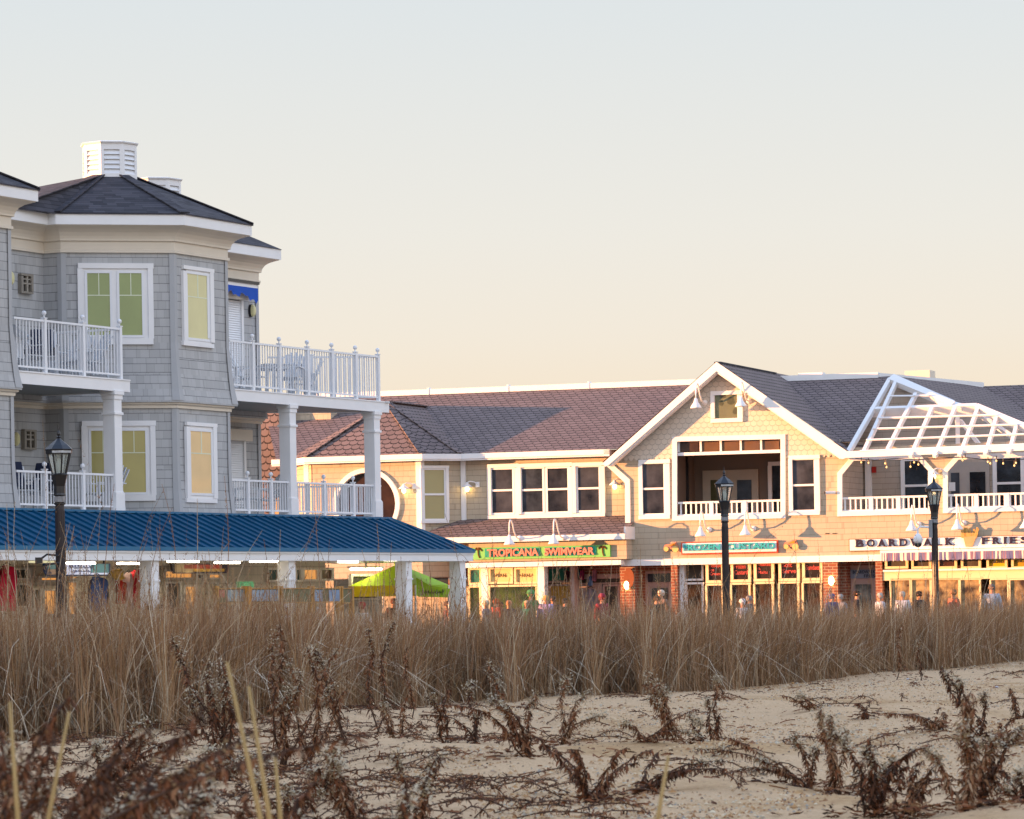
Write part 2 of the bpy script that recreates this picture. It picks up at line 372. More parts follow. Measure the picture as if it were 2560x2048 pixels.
C2=tower_roof(0); tower_roof(-1)
for k in range(-2,-9,-1): tower_roof(k)
def cupola(cx,cy,z0,h,rr=.655):
    q=R(11); m=MB(); rot=-math.pi/2+q
    m.lathe((cx,cy,z0),[(rr-.06,0),(rr-.06,h-.03)],8,rot-math.pi/8+math.pi/8)
    body=part(m,'cupola',WHT); a8=[]
    for i in range(8):
        t=2*math.pi*(i+.5)/8+rot; a8.append(Vector((cx+rr*math.cos(t),cy+rr*math.sin(t))))
    fm=MB(); lv=MB(); tp=MB()
    for i in range(8):
        A=a8[i]; B=a8[(i+1)%8]; d=(B-A).normalized(); nn=((A+B)/2-Vector((cx,cy))).normalized(); Ln=(B-A).length
        def P(s,o,z): q_=A+d*s+nn*o; return Vector((q_.x,q_.y,z0+z))
        def bx(s0,s1,o0,o1,za,zb): fm.hexa([P(s0,o1,za),P(s1,o1,za),P(s1,o0,za),P(s0,o0,za),P(s0,o1,zb),P(s1,o1,zb),P(s1,o0,zb),P(s0,o0,zb)])
        bx(0,.07,-.06,0,0,h); bx(Ln-.07,Ln,-.06,0,0,h); bx(.07,Ln-.07,-.05,-.003,0,.10); bx(.07,Ln-.07,-.05,-.003,h-.17,h)
        nl=5; hh=(h-.27)/nl
        for j in range(nl):
            za=.10+j*hh; lv.hexa([P(.07,-.005,za),P(Ln-.07,-.005,za),P(Ln-.07,-.02,za),P(.07,-.02,za),P(.07,-.05,za+hh*.9),P(Ln-.07,-.05,za+hh*.9),P(Ln-.07,-.06,za+hh*.9),P(.07,-.06,za+hh*.9)])
    tp.lathe((cx,cy,z0+h-.02),[(rr+.035,0),(rr+.05,.03),(rr-.05,.055)],8,rot)
    part(fm,'post',WHT,body); part(lv,'louvre',WHT2,body); part(tp,'cap',WHT,body)
cupola(C2.x,C2.y,11.38,.82)
c2=CAM+ray(390,478)*(90.8); c2r=(c2.x,90.8)
fb=MB().lathe((c2r[0],c2r[1],0),[(2.0,Z_EAVE),(.7,11.4)],8); part(fb,'roof',SHG)
cupola(c2r[0],c2r[1],11.36,.86)
# flat main roof behind towers and the low hip at the right end
m=MB().box(L,-92,S_W6-6.5,OM-15,OM+.40,Z_EAVE-.02,Z_EAVE+.06); part(m,'roof',SHG)
sa,sb=S_W4+.2,S_W6+.45; oe=OM+.47; ob2=OM-15.4; zt=Z_EAVE+.72
m=MB(); b0=[L.W(sa,oe,Z_EAVE),L.W(sb,oe,Z_EAVE),L.W(sb,ob2,Z_EAVE),L.W(sa,ob2,Z_EAVE)]; t0=[L.W(sa,oe-1.3,zt),L.W(sb-1.3,oe-1.3,zt),L.W(sb-1.3,ob2+1.3,zt),L.W(sa,ob2+1.3,zt)]
for i in range(4): j=(i+1)%4; m.poly([b0[i],b0[j],t0[j],t0[i]])
m.poly(t0); part(m,'roof',SHG)
# ---- windows
def scribble(fr,x0,y0,x1,y1,o,m,parent,n,name='script'):   # illegible painted script seen from afar
    mb=MB(); rs=random.Random(int(x0*7+y0)); ym=(y0+y1)/2
    for i in range(n):
        a=x0+(x1-x0)*i/n; b=x0+(x1-x0)*(i+.8)/n; h=(y1-y0)*rs.uniform(.25,.5)
        mb.tube([fr.P(a,ym+h,o),fr.P(a+(b-a)*.3,ym-h,o),fr.P(a+(b-a)*.6,ym+h*rs.uniform(.2,1),o),fr.P(b,ym-h*rs.uniform(-.6,1),o)],.011,4)
    return mb.build(name,m,parent)
def blind(name,c): return mat(name,c,.55,.11,1.1,coat=1.0)
REFL_GRN=blind('blind_green_reflection','#93a068'); REFL_YEL=blind('blind_pale_reflection','#d6cf98'); REFL_OLV=blind('blind_olive_reflection','#b3a866'); REFL_PCH=blind('blind_peach_reflection','#f2cf96'); B_DRK=glass_dark('dark_curtain_glass','#27414a','#1a2a30')  # yellowish blinds; differing sky reflections are painted into their tints
MUN=mat('muntin','#d9e0c8',.5,.02)
def window(fr,o,outer,panes,root,tw=16,depth=.07,trim=None,mun=False,name='window',sash=6,pm=None,label=None):
    x0,y0,x1,y1=outer; t=MB(); t.frame(fr,x0,y0,x1,y1,tw,o,depth,wb=tw*1.15)
    # inner sash frames
    win=part(t,name,trim or WHT,root=root)
    s=MB(); gaps=[]
    a0,a1,z0,z1=fr.rect(x0+tw-1,y0+tw-1,x1-tw+1,y1-tw+1,o+.03)
    s.box(fr,a0,a1,o,o+.030,z0,z1); part(s,'backing',trim or WHT,win)
    fm=MB()
    for (px0,py0,px1,py1,mt) in panes:
        fm.frame(fr,px0-sash,py0-sash,px1+sash,py1+sash,sash,o+.030,.022)
        g=MB(); g.rbox(fr,px0-1,py0-1,px1+1,py1+1,o+.030,.006); part(g,'pane',mt,win)
        if mun:
            mm=MB(); mm.rbox(fr,px0,py0+(py1-py0)*.35,px1,py0+(py1-py0)*.35+2.2,o+.0365,.004); mm.rbox(fr,(px0+px1)/2-1,py0,(px0+px1)/2+1,py0+(py1-py0)*.35,o+.0365,.003)
            part(mm,'muntin',MUN,win)
    part(fm,'sash',WHT2,win)
    if label: win['label']=label
    return win
FT=Fr(xy(L,S_W1,OM+.49),0)   # tower front face frame from W2 to W3
d_=Vector(xy(L,S_W3,OB))-Vector(xy(L,S_W1,OM+.49)); FT=Fr(xy(L,S_W1,OM+.49),math.atan2(d_.x,d_.y))
window(FT,0,(195,658,384,861),[(219,683,275,838,REFL_GRN),(299,683,355,838,REFL_GRN)],lb,13,mun=True,label='wide upper window with two blinds tinted green by a painted reflection')
window(FT,0.02,(205,1052,390,1253),[(229,1077,286,1231,REFL_OLV),(306,1077,364,1231,REFL_OLV)],lb,13,mun=True,label='wide lower window with blinds tinted olive by a painted reflection')
cd=MB().rbox(FT,265,1077,286,1231,.0565,.003); part(cd,'curtain_gap',B_DRK)
window(L,OB,(460,668,536,867),[(469+1,687,519,846,REFL_YEL)],lb,9,mun=True)
window(L,OB+.02,(468,1057,544,1257),[(478,1079,529,1233,REFL_PCH)],lb,9,mun=True)
# ---- balconies
def rail(p0,p1,z0,z1,posts,root,parent=None,ball=True,endpost=True,base=.10,top_r=.05,sp=.118,bal=.022):
    p0=Vector(p0[:2]);p1=Vector(p1[:2]); d=(p1-p0); Ln=d.length; d.normalize(); m=MB()
    def P(s,z): q=p0+d*s; return Vector((q.x,q.y,z))
    m.beam(P(0,z1-.02),P(Ln,z1-.02),.06,.045); m.beam(P(0,z0+base),P(Ln,z0+base),.045,.04)
    n=int(Ln/sp)
    for i in range(1,n): m.beam(P(i*Ln/n,z0+base+.02),P(i*Ln/n,z1-.04),bal,bal,(d.x,d.y,0))
    r=part(m,'railing',WHT2,parent,root=root)
    for s in posts:
        q=MB(); q.beam(P(s,z0-.02),P(s,z1+.03),.085,.085,(d.x,d.y,0)); q.beam(P(s,z1+.03),P(s,z1+.05),.11,.11,(d.x,d.y,0))
        if ball: q.tube([P(s,z1+.05),P(s,z1+.10)],.018,6); q.ball(P(s,z1+.15),.055,10,6)
        part(q,'post',WHT2,r)
    return r
def deckz(px,py): return L.at(px,py,OB)[1]
ZD=(deckz(576,972)+deckz(968,1004))/2; ZDB=(deckz(576,1003)+deckz(968,1030))/2   # upper deck top and underside
def deck(sp,zt_,zb_,name='balcony'):
    m=MB(); m.prism([L.W(s,o,zb_+.02) for s,o in sp],(0,0,zt_-zb_-.05)); d=part(m,name,SOF)
    f=MB(); n=len(sp)
    for i in range(n):
        A=L.W(*sp[i],0); B=L.W(*sp[(i+1)%n],0)
        if i in FACES: dd=(B-A).normalized(); nn=Vector((dd.y,-dd.x,0)); f.hexa([A+nn*.03+Vector((0,0,zb_)),B+nn*.03+Vector((0,0,zb_)),B-nn*.02+Vector((0,0,zb_)),A-nn*.02+Vector((0,0,zb_)),A+nn*.03+Vector((0,0,zt_-.03)),B+nn*.03+Vector((0,0,zt_-.03)),B-nn*.02+Vector((0,0,zt_-.03)),A-nn*.02+Vector((0,0,zt_-.03))]); f.hexa([A+nn*.05+Vector((0,0,zt_-.029)),B+nn*.05+Vector((0,0,zt_-.029)),B-nn*.2+Vector((0,0,zt_-.029)),A-nn*.2+Vector((0,0,zt_-.029)),A+nn*.05+Vector((0,0,zt_)),B+nn*.05+Vector((0,0,zt_)),B-nn*.2+Vector((0,0,zt_)),A-nn*.2+Vector((0,0,zt_))])
    part(f,'fascia',WHT,d); return d
S_DR=L.s_(970,OB,1015); S_DL=L.s_(322,OB,950)
FACES=(1,2); dR=deck([(S_W4+.12,OM+.02),(S_W4+.12,OB),(S_DR,OB),(S_W6+.02,OM+.02)],ZD,ZDB)
FACES=(1,2); dL=deck([(S_W4-UNIT+.14,OM+.02),(S_W4-UNIT+.14,OB),(S_DL,OB),(S_DL,OM+.02)],ZD,ZDB)
tp=deckz(951,873); TP=ZD+1.12
pR0=L.W(S_W4+.14,OB-.06,0); pR1=L.W(L.s_(951,OB,930),OB-.06,0)
def sposts(pxs,py,base): return [L.s_(x,OB,py)-base for x in pxs]
rail(pR0,pR1,ZD,ZD+1.13,sposts((637,704,774,835,894,950),930,S_W4+.14),lb)
pE=L.W(S_W6+.15,OM+.15,0); Le=(pE-pR1).length
rail(pR1,pE,ZD,ZD+1.13,[Le*.2,Le*.4,Le*.6,Le*.8],lb,ball=False)
pL0=L.W(S_W4-UNIT+.16,OB-.06,0); pL1=L.W(L.s_(306,OB,860),OB-.06,0)
rail(pL0,pL1,ZD,ZD+1.13,sposts((117,213,305),860,S_W4-UNIT+.16),lb)
rail(pL1,L.W(L.s_(306,OB,860),OM+.1,0),ZD,ZD+1.13,[.9,1.8],lb,ball=False)
# lower balconies: floor just above the blue roof ridge
ZR=L.at(409,1283,OB)[1]; ZL=ZR+.02
FACES=(1,2); deck([(S_W4+.12,OM+.02),(S_W4+.12,OB),(S_DR,OB),(S_W6+.02,OM+.02)],ZL,ZL-.25)
FACES=(1,2); deck([(S_W4-UNIT+.14,OM+.02),(S_W4-UNIT+.14,OB),(S_DL,OB),(S_DL,OM+.02)],ZL,ZL-.25)
zrt=L.at(760,1205,OB)[1]
rail(pR0,pR1,ZL,zrt,sposts((625,683,815,888),1240,S_W4+.14),lb)
rail(pR1,pE,ZL,zrt,[Le*.33,Le*.66],lb,ball=False)
zrl=L.at(160,1180,OB)[1]
rail(pL0,L.W(L.s_(300,OB,1230),OB-.06,0),ZL,zrl,sposts((118,213),1230,S_W4-UNIT+.16),lb)
# balcony columns
def column(x0,x1,py0,py1):
    a0=L.s_(x0,OB+.03,1150); a1=a0+.30; c=(a0+a1)/2; m=MB(); w_=.15
    z1=ZDB+.0; z0=ZL
    m.box(L,c-w_,c+w_,OB-w_*2+.02,OB+.02,z0+.42,z1-.08)
    m.box(L,c-w_-.03,c+w_+.03,OB-w_*2-.01,OB+.05,z0,z0+.40); m.box(L,c-w_-.015,c+w_+.015,OB-w_*2+.005,OB+.035,z0+.40,z0+.43)
    m.box(L,c-w_-.03,c+w_+.03,OB-w_*2-.01,OB+.05,z1-.52,z1-.46); m.box(L,c-w_-.02,c+w_+.02,OB-w_*2,OB+.04,z1-.18,z1-.08); m.box(L,c-w_-.045,c+w_+.045,OB-w_*2-.025,OB+.065,z1-.08,z1+.02)
    part(m,'column',WHT,bevel=.008)
column(727,763,0,0); column(938,971,0,0); column(289,330,0,0)
# doors, shutters on the recessed wall (right of the tower)
def rb(fr,m,x0,y0,x1,y1,o,th,name,root=None,parent=None,**k):
    return part(MB().rbox(fr,x0,y0,x1,y1,o,th),name,m,parent,root=root or lb,**k)
def rollshut(x0,y0,x1,y1):
    m=MB(); a0,a1,z0,z1=L.rect(x0,y0,x1,y1,OM+.04); n=int((z1-z0)/.055)
    for i in range(n):
        z=z0+(z1-z0)*i/n; h=(z1-z0)/n
        m.hexa([L.W(a0,OM+.05,z),L.W(a1,OM+.05,z),L.W(a1,OM,z),L.W(a0,OM,z),L.W(a0,OM+.03,z+h*.95),L.W(a1,OM+.03,z+h*.95),L.W(a1,OM,z+h),L.W(a0,OM,z+h)])
    s=part(m,'roller_shutter',WHT2); part(MB().box(L,a1,a1+.10,OM,OM+.07,z0,z1+.1),'shutter_guide',WHT,s); return s
rollshut(520,748,603,966); rollshut(520,1101,609,1283)
rb(L,CRM,520,722,622,744,OM,.22,'shutter_box'); rb(L,CRM,520,1072,632,1100,OM,.28,'shutter_box')
for (px,py,w2,h2) in ((24,696,15,30),(629,777,13,27),(38,1098,14,30)):
    pc=L.P(px,py,OM+.05); m=MB(); rr=[(math.cos(t)*.085,math.sin(t)*.16) for t in [2*math.pi*i/14 for i in range(14)]]
    s0,z0=(pc-L.O).dot(L.e),pc.z; 
    wl=MB().prism([L.W(s0+a,OM,z0+b) for a,b in rr],L.n*.07).build('wall_lamp',BLK,None); 
    lens=MB()
    for k_,(sc,o_) in enumerate(((1.0,.07),(.93,.11),(.7,.14),(.3,.155))):
        pass
    rings=[[L.W(s0+a*sc,OM+o_,z0+b*sc) for a,b in rr] for sc,o_ in ((.98,.071),(.93,.11),(.7,.145),(.3,.16))]
    for q in range(3):
        for i in range(14): j=(i+1)%14; lens.poly([rings[q][i],rings[q][j],rings[q+1][j],rings[q+1][i]])
    lens.poly(rings[3]); lo=lens.build('lens',mat('yellowed_lens','#d9d2a0',.4,.05),wl,smooth=True)
    tag(wl,{24:'oval bulkhead lamp on the grey wall beside the upper vent at the far left',629:'oval bulkhead lamp by the upper balcony shutter under the blue awning',38:'oval bulkhead lamp beside the vent on the lower left balcony'}[px],'lamp','oval bulkhead lamps on the balcony walls')
def vent(x0,y0,x1,y1,lab):
    f=MB(); f.frame(L,x0,y0,x1,y1,5,OM,.10); v=f.build('wall_vent',mat('vent_beige','#8f887e',.6)); 
    MB().rbox(L,x0+4,y0+4,x1-4,y1-4,OM,.03).build('backing',mat('vent_dark','#3a3634',.7),v)
    g=MB(); xm=(x0+x1)/2; g.rbox(L,xm-2,y0+4,xm+2,y1-4,OM+.03,.05); ym=(y0+y1)/2; g.rbox(L,x0+4,ym-2,x1-4,ym+2,OM+.03,.048); g.rbox(L,x0+4,y0+12,x1-4,y0+15,OM+.03,.047); g.build('grille',mat('vent_beige2','#9c958a',.6),v)
    tag(v,lab,'vent','vents on the balcony walls')
vent(54,685,84,734,'boxy louvred vent on the grey wall of the upper left balcony'); vent(62,1074,92,1124,'boxy louvred vent on the wall behind the street lamp')
# retracted awning with torn blue valance
aw=MB(); a0,a1=L.s_(520,OM+.5,700),L.s_(652,OM+.45,720); zA=L.at(651,722,OM+.45)[1]
aw.box(L,a0,a1,OM+.02,OM+.36,zA,zA+.10); awo=aw.build('balcony_awning',WHT); tag(awo,'retracted balcony awning with a torn blue valance under the upper right eave','awning')
MB().box(L,a0,a1+.03,OM+.0,OM+.40,zA+.10,zA+.17).build('cassette',BLK,awo)
v=MB(); n=26
for i in range(n):
    s0=a0+(a1-a0)*i/n; s1=a0+(a1-a0)*(i+1)/n; h=lambda t:.25+.05*math.sin(t*23)+.04*math.sin(t*61)+(.10 if t>.93 else 0)-(.06 if .45<t<.75 else 0)
    v.poly([L.W(s0,OM+.37,zA+.01),L.W(s1,OM+.37,zA+.01),L.W(s1,OM+.37,zA-h((i+1)/n)),L.W(s0,OM+.37,zA-h(i/n))])
v.build('valance',mat('royal_blue_fabric','#1450b4',.8),awo)
# ---- porch with blue standing seam roof
ZE=L.at(600,1379,.05)[1]; ZFB=L.at(600,1402,.05)[1]
S_RE=L.s_(975,OB+.15,1296); S_EE=L.s_(1174,0,1385); SL=-88
m=MB(); A=[L.W(SL,OB+.15,ZR-.02),L.W(S_RE,OB+.15,ZR-.02),L.W(S_EE,.12,ZE+.05),L.W(SL,.12,ZE+.05)]
m.poly(A); EB=L.W(S_EE,OM,ZE+.05); m.poly([L.W(S_RE,OB+.15,ZR-.02),L.W(S_RE,OM,ZR-.02),EB,L.W(S_EE,.12,ZE+.05)]); m.poly([L.W(SL,.12,ZE+.04),L.W(S_EE,.12,ZE+.04),L.W(S_EE,OM,ZE+.04),L.W(SL,OM,ZE+.04)])
pr=part(m,'porch_roof',BLU); rm=MB(); s=-12.0; 
nrm=(A[1]-A[0]).cross(A[3]-A[0]).normalized(); 
if nrm.z<0: nrm=-nrm
while s<S_EE:
    top_o=OB+.15; t=0
    if s>S_RE: t=(s-S_RE)/(S_EE-S_RE)
    o0=OB+.15+(.12-OB-.15)*t; z0=ZR-.02+(ZE+.05-ZR+.02)*t
    if t<.97: rm.beam(L.W(s,o0,z0)+nrm*.02,L.W(s,.12,ZE+.05)+nrm*.02,.05,.055,nrm)
    s+=.40
part(rm,'seam',BLU,pr)
tm=MB(); tm.beam(L.W(SL,OB+.17,ZR+.0),L.W(S_RE,OB+.17,ZR+.0),.12,.05); tm.beam(L.W(S_RE,OB+.17,ZR+.0),L.W(S_EE,.14,ZE+.07),.12,.05); tm.box(L,SL,S_EE+.03,.121,.15,ZE-.0,ZE+.09); part(tm,'ridge_trim',BLU2,pr)
m=MB(); m.box(L,SL,S_EE,-.06,.10,ZFB,ZE+.03); m.box(L,S_EE-.12,S_EE,OM,-.061,ZFB,ZE+.03); m.box(L,SL,S_EE,.101,.13,ZE-.04,ZE+.02); part(m,'porch_fascia',WHT)
part(MB().box(L,SL,S_EE-.13,OM-1.2,-.07,ZFB+.10,ZFB+.14),'porch_ceiling',mat('porch_ceiling','#c0b6aa',.7))
for x0,x1 in ((360,393),(703,736),(998,1026),(1134,1160)):
    c=L.s_((x0+x1)/2,-.1,1450); m=MB(); m.box(L,c-.15,c+.15,-.28,.02,0,ZFB); m.box(L,c-.17,c+.17,-.30,.04,ZFB-.45,ZFB-.41); m.box(L,c-.19,c+.19,-.32,.06,0,1.0); part(m,'porch_column',WHT)
c=L.s_(1134,-2.2,1450); 
# ground floor shopfront wall under the porch
OS=-2.9
TAN=siding('tan_wall','#d4c7b0',.2,.2,.7,.8); SHOP_IN=mat('shop_interior','#b58a56',.7,.5,2.2,emis='#ffb060',es=.22); DK=mat('shop_dark','#4a4238',.6,.5,2)
part(MB().box(L,SL,S_EE-2.2,OM-1.1,OS,0,ZFB+.12),'shop_wall',TAN)
def shopwin(x0,y0,x1,y1,m,fm=CRM,root=None):
    f=MB().frame(L,x0,y0,x1,y1,5,OS,.08); w_=part(f,'shop_window',fm); part(MB().rbox(L,x0+4,y0+4,x1-4,y1-4,OS,.03),'pane',m,w_)
for x0,y0,x1,y1,m in ((38,1420,80,1450,DK),(38,1458,80,1520,DK),(100,1440,168,1455,SHOP_IN),(84,1470,106,1540,DK),(108,1472,144,1540,SHOP_IN),(168,1452,196,1540,SHOP_IN),(172,1438,200,1450,SHOP_IN),(410,1424,486,1449,SHOP_IN),(490,1432,512,1450,DK),(520,1432,555,1449,SHOP_IN),(412,1454,456,1540,DK),(460,1462,494,1540,SHOP_IN),(520,1455,548,1540,mat('cream_door','#cdbfa0',.6)),(668,1420,700,1455,mat('teal_window','#1d4a46',.3)),(738,1420,757,1455,mat('teal_window2','#2c4a40',.3)),(757,1420,798,1453,SHOP_IN),(800,1420,836,1452,mat('brown_window','#6b4a34',.5,.4,3)),(878,1436,950,1500,DK)):
    shopwin(x0,y0,x1,y1,m)
# ---- tube lights under the porch
tl0=None; TLOC=[(104,1405,60,-.6,0),(202,1408,70,-.7,1),(329,1409,72,-.9,1),(458,1404,80,-.6,1),(568,1407,66,-1.1,1),(660,1404,75,-.7,1),(870,1405,56,-1.0,1),(976,1401,40,-.7,1),(915,1423,88,-2.6,1)]
TL_N=['dim unlit-looking tube light under the porch at the far left','bright tube light right of the near street lamp','tube light above the hanging shirts','bright tube light above the red and yellow sign','tube light just right of the red and yellow sign','bright tube light left of the slim porch column','thin tube light in a black fitting above the green tent','short bright tube light between the two right porch columns','long indoor tube light behind the green tent']
for i,(px,py,wd,o,_) in enumerate(TLOC):
    p=L.P(px,py,o); ln=wd/ (FPX/p.y)/ .55; ln=min(ln,1.9); h=MB(); s0=(p-L.O).dot(L.e); zz=p.z
    h.box(L,s0-ln/2-.04,s0+ln/2+.04,o-.07,o+.07,zz+.03,zz+.07); h.box(L,s0-.02,s0+.02,o-.02,o+.02,zz+.07,ZFB+.105) if zz+.07<ZFB+.09 else None
    ho=h.build('tube_light',BLK if i in(6,) else WHT); g=MB().tube([L.W(s0-ln/2,o,zz),L.W(s0+ln/2,o,zz)],.021,8); g.build('tube',TUBE if i else mat('dim_tube','#d8d2b0',.4,emis='#e8e0b0',es=.25),ho)
    tag(ho,TL_N[i],'light','tube lights under the blue porch roof')
# warm lamp light inside the porch
# ================================================================== RIGHT BUILDING
rbld=empty('shop_building',Q.W(0,-4,0))
tag(rbld,'cream shingled two storey shop building with scalloped roofs and wide gable at the right','building')
def rp(mb,name,m,parent=None,**k): return part(mb,name,m,parent,root=rbld,**k)
ze=Q.at(1340,1129,-.20)[1]      # eave top of the recessed wall
zeb=Q.at(1340,1146,-.20)[1]
OR=-.60; PM=math.tan(R(21)); PT=math.tan(R(34))
OEM=-.20; ORG=OEM-5.75
zr=ze+PM*5.75
def mainz(o): return ze+PM*(OEM-o)
# main roof front plane, cut by the terrace at the right
def onmain(px,py):
    P0=Q.W(0,OEM,ze); Nn=(Q.n*math.sin(math.atan(PM))+Vector((0,0,math.cos(math.atan(PM))))).normalized(); return px_plane(px,py,P0,Nn)
sA=Q.s_(690,OEM,1135); s_rl=Q.s_(655,ORG,965); s_rr=Q.s_(2192,ORG,920)
cut0=onmain(2128,1128); cut1=onmain(2232,940)
m=MB(); ridgeL=Q.W(s_rl,ORG,zr); ridgeR=Q.W(s_rr,ORG,zr)
cut0=Q.W(Q.s_(2128,OEM,1128),OEM,ze); m.holes([Q.W(sA,OEM,ze),Q.W(Q.s_(1556,OEM,1140),OEM,ze),onmain(1700,1022),onmain(1830,945),onmain(2060,1070),Q.W(Q.s_(2100,OEM,1130),OEM,ze),cut0,cut1,ridgeR,ridgeL],[]); mr=rp(m,'roof',SCR)
# right hip face, then the wing beyond
def onside(px,py):
    Nn=(bo*math.sin(math.atan(PM))+Vector((0,0,math.cos(math.atan(PM))))).normalized(); return px_plane(px,py,ridgeR,Nn)
bk=px_plane(2453,966,(0,0,zr),Vector((0,0,1))); bd=(bk-ridgeR).normalized(); bo=Vector((bd.y,-bd.x,0)); ce=Q.W(s_rr+5.75,ORG-9.6+.0,ze)
m=MB(); m.poly([ridgeR,cut1,onside(2384,1018),onside(2600,1096),bk+bo*5.0-Vector((0,0,5.0*PM)),bk]); rp(m,'roof',SCR)
m=MB(); m.poly([bk,bk+Q.n*5.75-Vector((0,0,5.75*PM)),bk+Q.n*5.75+Q.e*22-Vector((0,0,5.75*PM)),bk+Q.e*22]); rp(m,'roof',SCR)
m=MB(); m.poly([Q.W(s_rl,ORG,zr-.02),Q.W(s_rr,ORG,zr-.02),bk-Vector((0,0,.02)),Q.W(s_rl,ORG-12,zr-.02)]); rp(m,'roof',SOF)
bkl=((bk-Q.O).dot(Q.e),(bk-Q.O).dot(Q.n)); rp(MB().box(Q,bkl[0],bkl[0]+21.5,bkl[1]+4.2,bkl[1]+5.3,0,ze-.05),'wall',SHK2); rp(MB().box(Q,Q.s_(2700,0)-.2,Q.s_(2700,0),-9,-.05,0,Q.at(2700,1098,0)[1]),'wall',SHK2)
# ridge cap / parapet flashing
m=MB(); m.box(Q,s_rl,s_rr+.05,ORG-.12,ORG+.08,zr-.04,zr+.14); m.beam(ridgeR+Vector((0,0,.04)),bk+Vector((0,0,.04)),.2,.16); rp(m,'ridge_cap',WHT)
m=MB(); 
for px in (1072,1271,1473): s=Q.s_(px,ORG,955); m.box(Q,s-.03,s+.03,ORG-.13,ORG+.10,zr-.04,zr+.19)
m.box(Q,Q.s_(2000,ORG-.5),Q.s_(2060,ORG-.5),ORG-.9,ORG-.5,zr,zr+.24); rp(m,'cap_joint',WHT)
vb=MB(); s=Q.s_(2266,ORG-9); vb.box(Q,s,s+.85,ORG-9.8,ORG-9,zr-.3,Q.at(2300,926,ORG-9)[1]); rp(vb,'roof_box',CRM)
# side block behind the balcony at the left end
m=MB(); s0=Q.s_(560,OR-3,1100); s1=Q.s_(688,OR-2.2,1100); zz=Q.at(660,1042,OR-3)[1]
m.poly([Q.W(s0,OR-1.6,3.2),Q.W(s1,OR-1.6,3.2),Q.W(s1+.25,OR-3.0,zz+.6),Q.W(s0,OR-3.0,zz+.6)]); rp(m,'roof',SCR)
rp(MB().box(Q,s0,s1+1.5,OR-10,OR-3.2,0,zz+.5),'wall',SHK2)
# ---- turret
OT=.36; OTE=.70; zt_=ze+.012; ztb=zeb
sf0=Q.s_(762,OTE,1140); sf1=Q.s_(1055,OTE,1134); dch=OTE-OEM
eL=sf0-dch*1.0; eR=sf1+dch*1.0
Pk=Q.at(968,1006,-1.5); PEAK=Q.W(Pk[0],-1.5,Pk[1]); RB_o=OEM-(Pk[1]-ze)/PM
RBp=Q.W(Pk[0],RB_o-.02,Pk[1])
F0,F1=Q.W(sf0,OTE,zt_),Q.W(sf1,OTE,zt_); CR_=Q.W(eR,OEM+.01,zt_); CL_=Q.W(eL,OEM+.01,zt_)
m=MB(); m.poly([F0,F1,PEAK]); tr=rp(m,'turret_roof',SCR)
m=MB(); m.poly([F1,CR_,PEAK]); m.poly([CR_,RBp,PEAK]); m.poly([CL_,F0,PEAK]); m.poly([RBp,CL_,PEAK]); rp(m,'slope',SCR,tr)
h=MB()
for a in (F0,F1,CR_): h.beam(a+Vector((0,0,.02)),PEAK+Vector((0,0,.03)),.24,.03)
h.beam(PEAK+Vector((0,0,.02)),RBp+Vector((0,0,.02)),.24,.03); rp(h,'hip_cap',SCR,tr)
tpath=[xy(Q,eL-.6,OEM-.0),xy(Q,eL,OEM),xy(Q,sf0,OTE),xy(Q,sf1,OTE),xy(Q,eR,OEM),xy(Q,Q.s_(1524,OEM,1128),OEM)]
fzt=ze-.0
m=MB().sweep(tpath,[(-.30,ztb+.01),(-.06,ztb),(0,ztb),(0,ztb+.03),(.03,ztb+.05),(.03,zt_-.01),(-.02,zt_-.01)]); m.box(Q,Q.s_(1510,OEM,1130),Q.s_(1524,OEM,1130),OEM-.6,OEM+.03,zeb,ze-.01); rp(m,'fascia',WHT)
# turret walls
wf0=sf0+.12; wf1=Q.s_(1053,OT,1200); dw=OT-OR
sRec1=Q.s_(1572,OR,1200)
ZA=3.2
m=MB(); hx,hz=Q.at(917,1261,OT); rad=.98
circ=[Q.W(hx+rad*math.cos(t),OT,hz+rad*math.sin(t)) for t in [2*math.pi*i/40 for i in range(40)]]
m.holes([Q.W(wf0,OT,2.2),Q.W(wf1,OT,2.2),Q.W(wf1,OT,ztb+.1),Q.W(wf0,OT,ztb+.1)],[circ]); rp(m,'turret_wall',SHK2)
ring=MB(); 
for i in range(40):
    t0=2*math.pi*i/40;t1=2*math.pi*(i+1)/40
    def C(r,t,o): return Q.W(hx+r*math.cos(t),o,hz+r*math.sin(t))
    ring.hexa([C(rad-.02,t0,OT+.08),C(rad+.12,t0,OT+.08),C(rad+.12,t0,OT-.1),C(rad-.02,t0,OT-.1),C(rad-.02,t1,OT+.08),C(rad+.12,t1,OT+.08),C(rad+.12,t1,OT-.1),C(rad-.02,t1,OT-.1)])
rw=rp(ring,'round_window',WHT); GD=glass_dark('dark_window_glass','#1a1d24','#474b54',.05); GD2=glass_dark('dark_window_glass_b','#16191f','#3c444e',.05,2)
rp(MB().poly([Q.W(hx+rad*math.cos(t),OT-.09,hz+rad*math.sin(t)) for t in [2*math.pi*i/40 for i in range(40)]]),'pane',glass_dark('brown_glass','#171214','#3a2a22',.08,1.5),rw)
m=MB(); m.poly([Q.W(wf1,OT,2.2),Q.W(wf1+dw,OR,2.2),Q.W(wf1+dw,OR,ztb+.1),Q.W(wf1,OT,ztb+.1)]); rp(m,'turret_wall',SHK2); m=MB(); m.poly([Q.W(wf0-dw,OR,2.2),Q.W(wf0,OT,2.2),Q.W(wf0,OT,ztb+.1),Q.W(wf0-dw,OR,ztb+.1)]); rp(m,'turret_wall',SHK2)
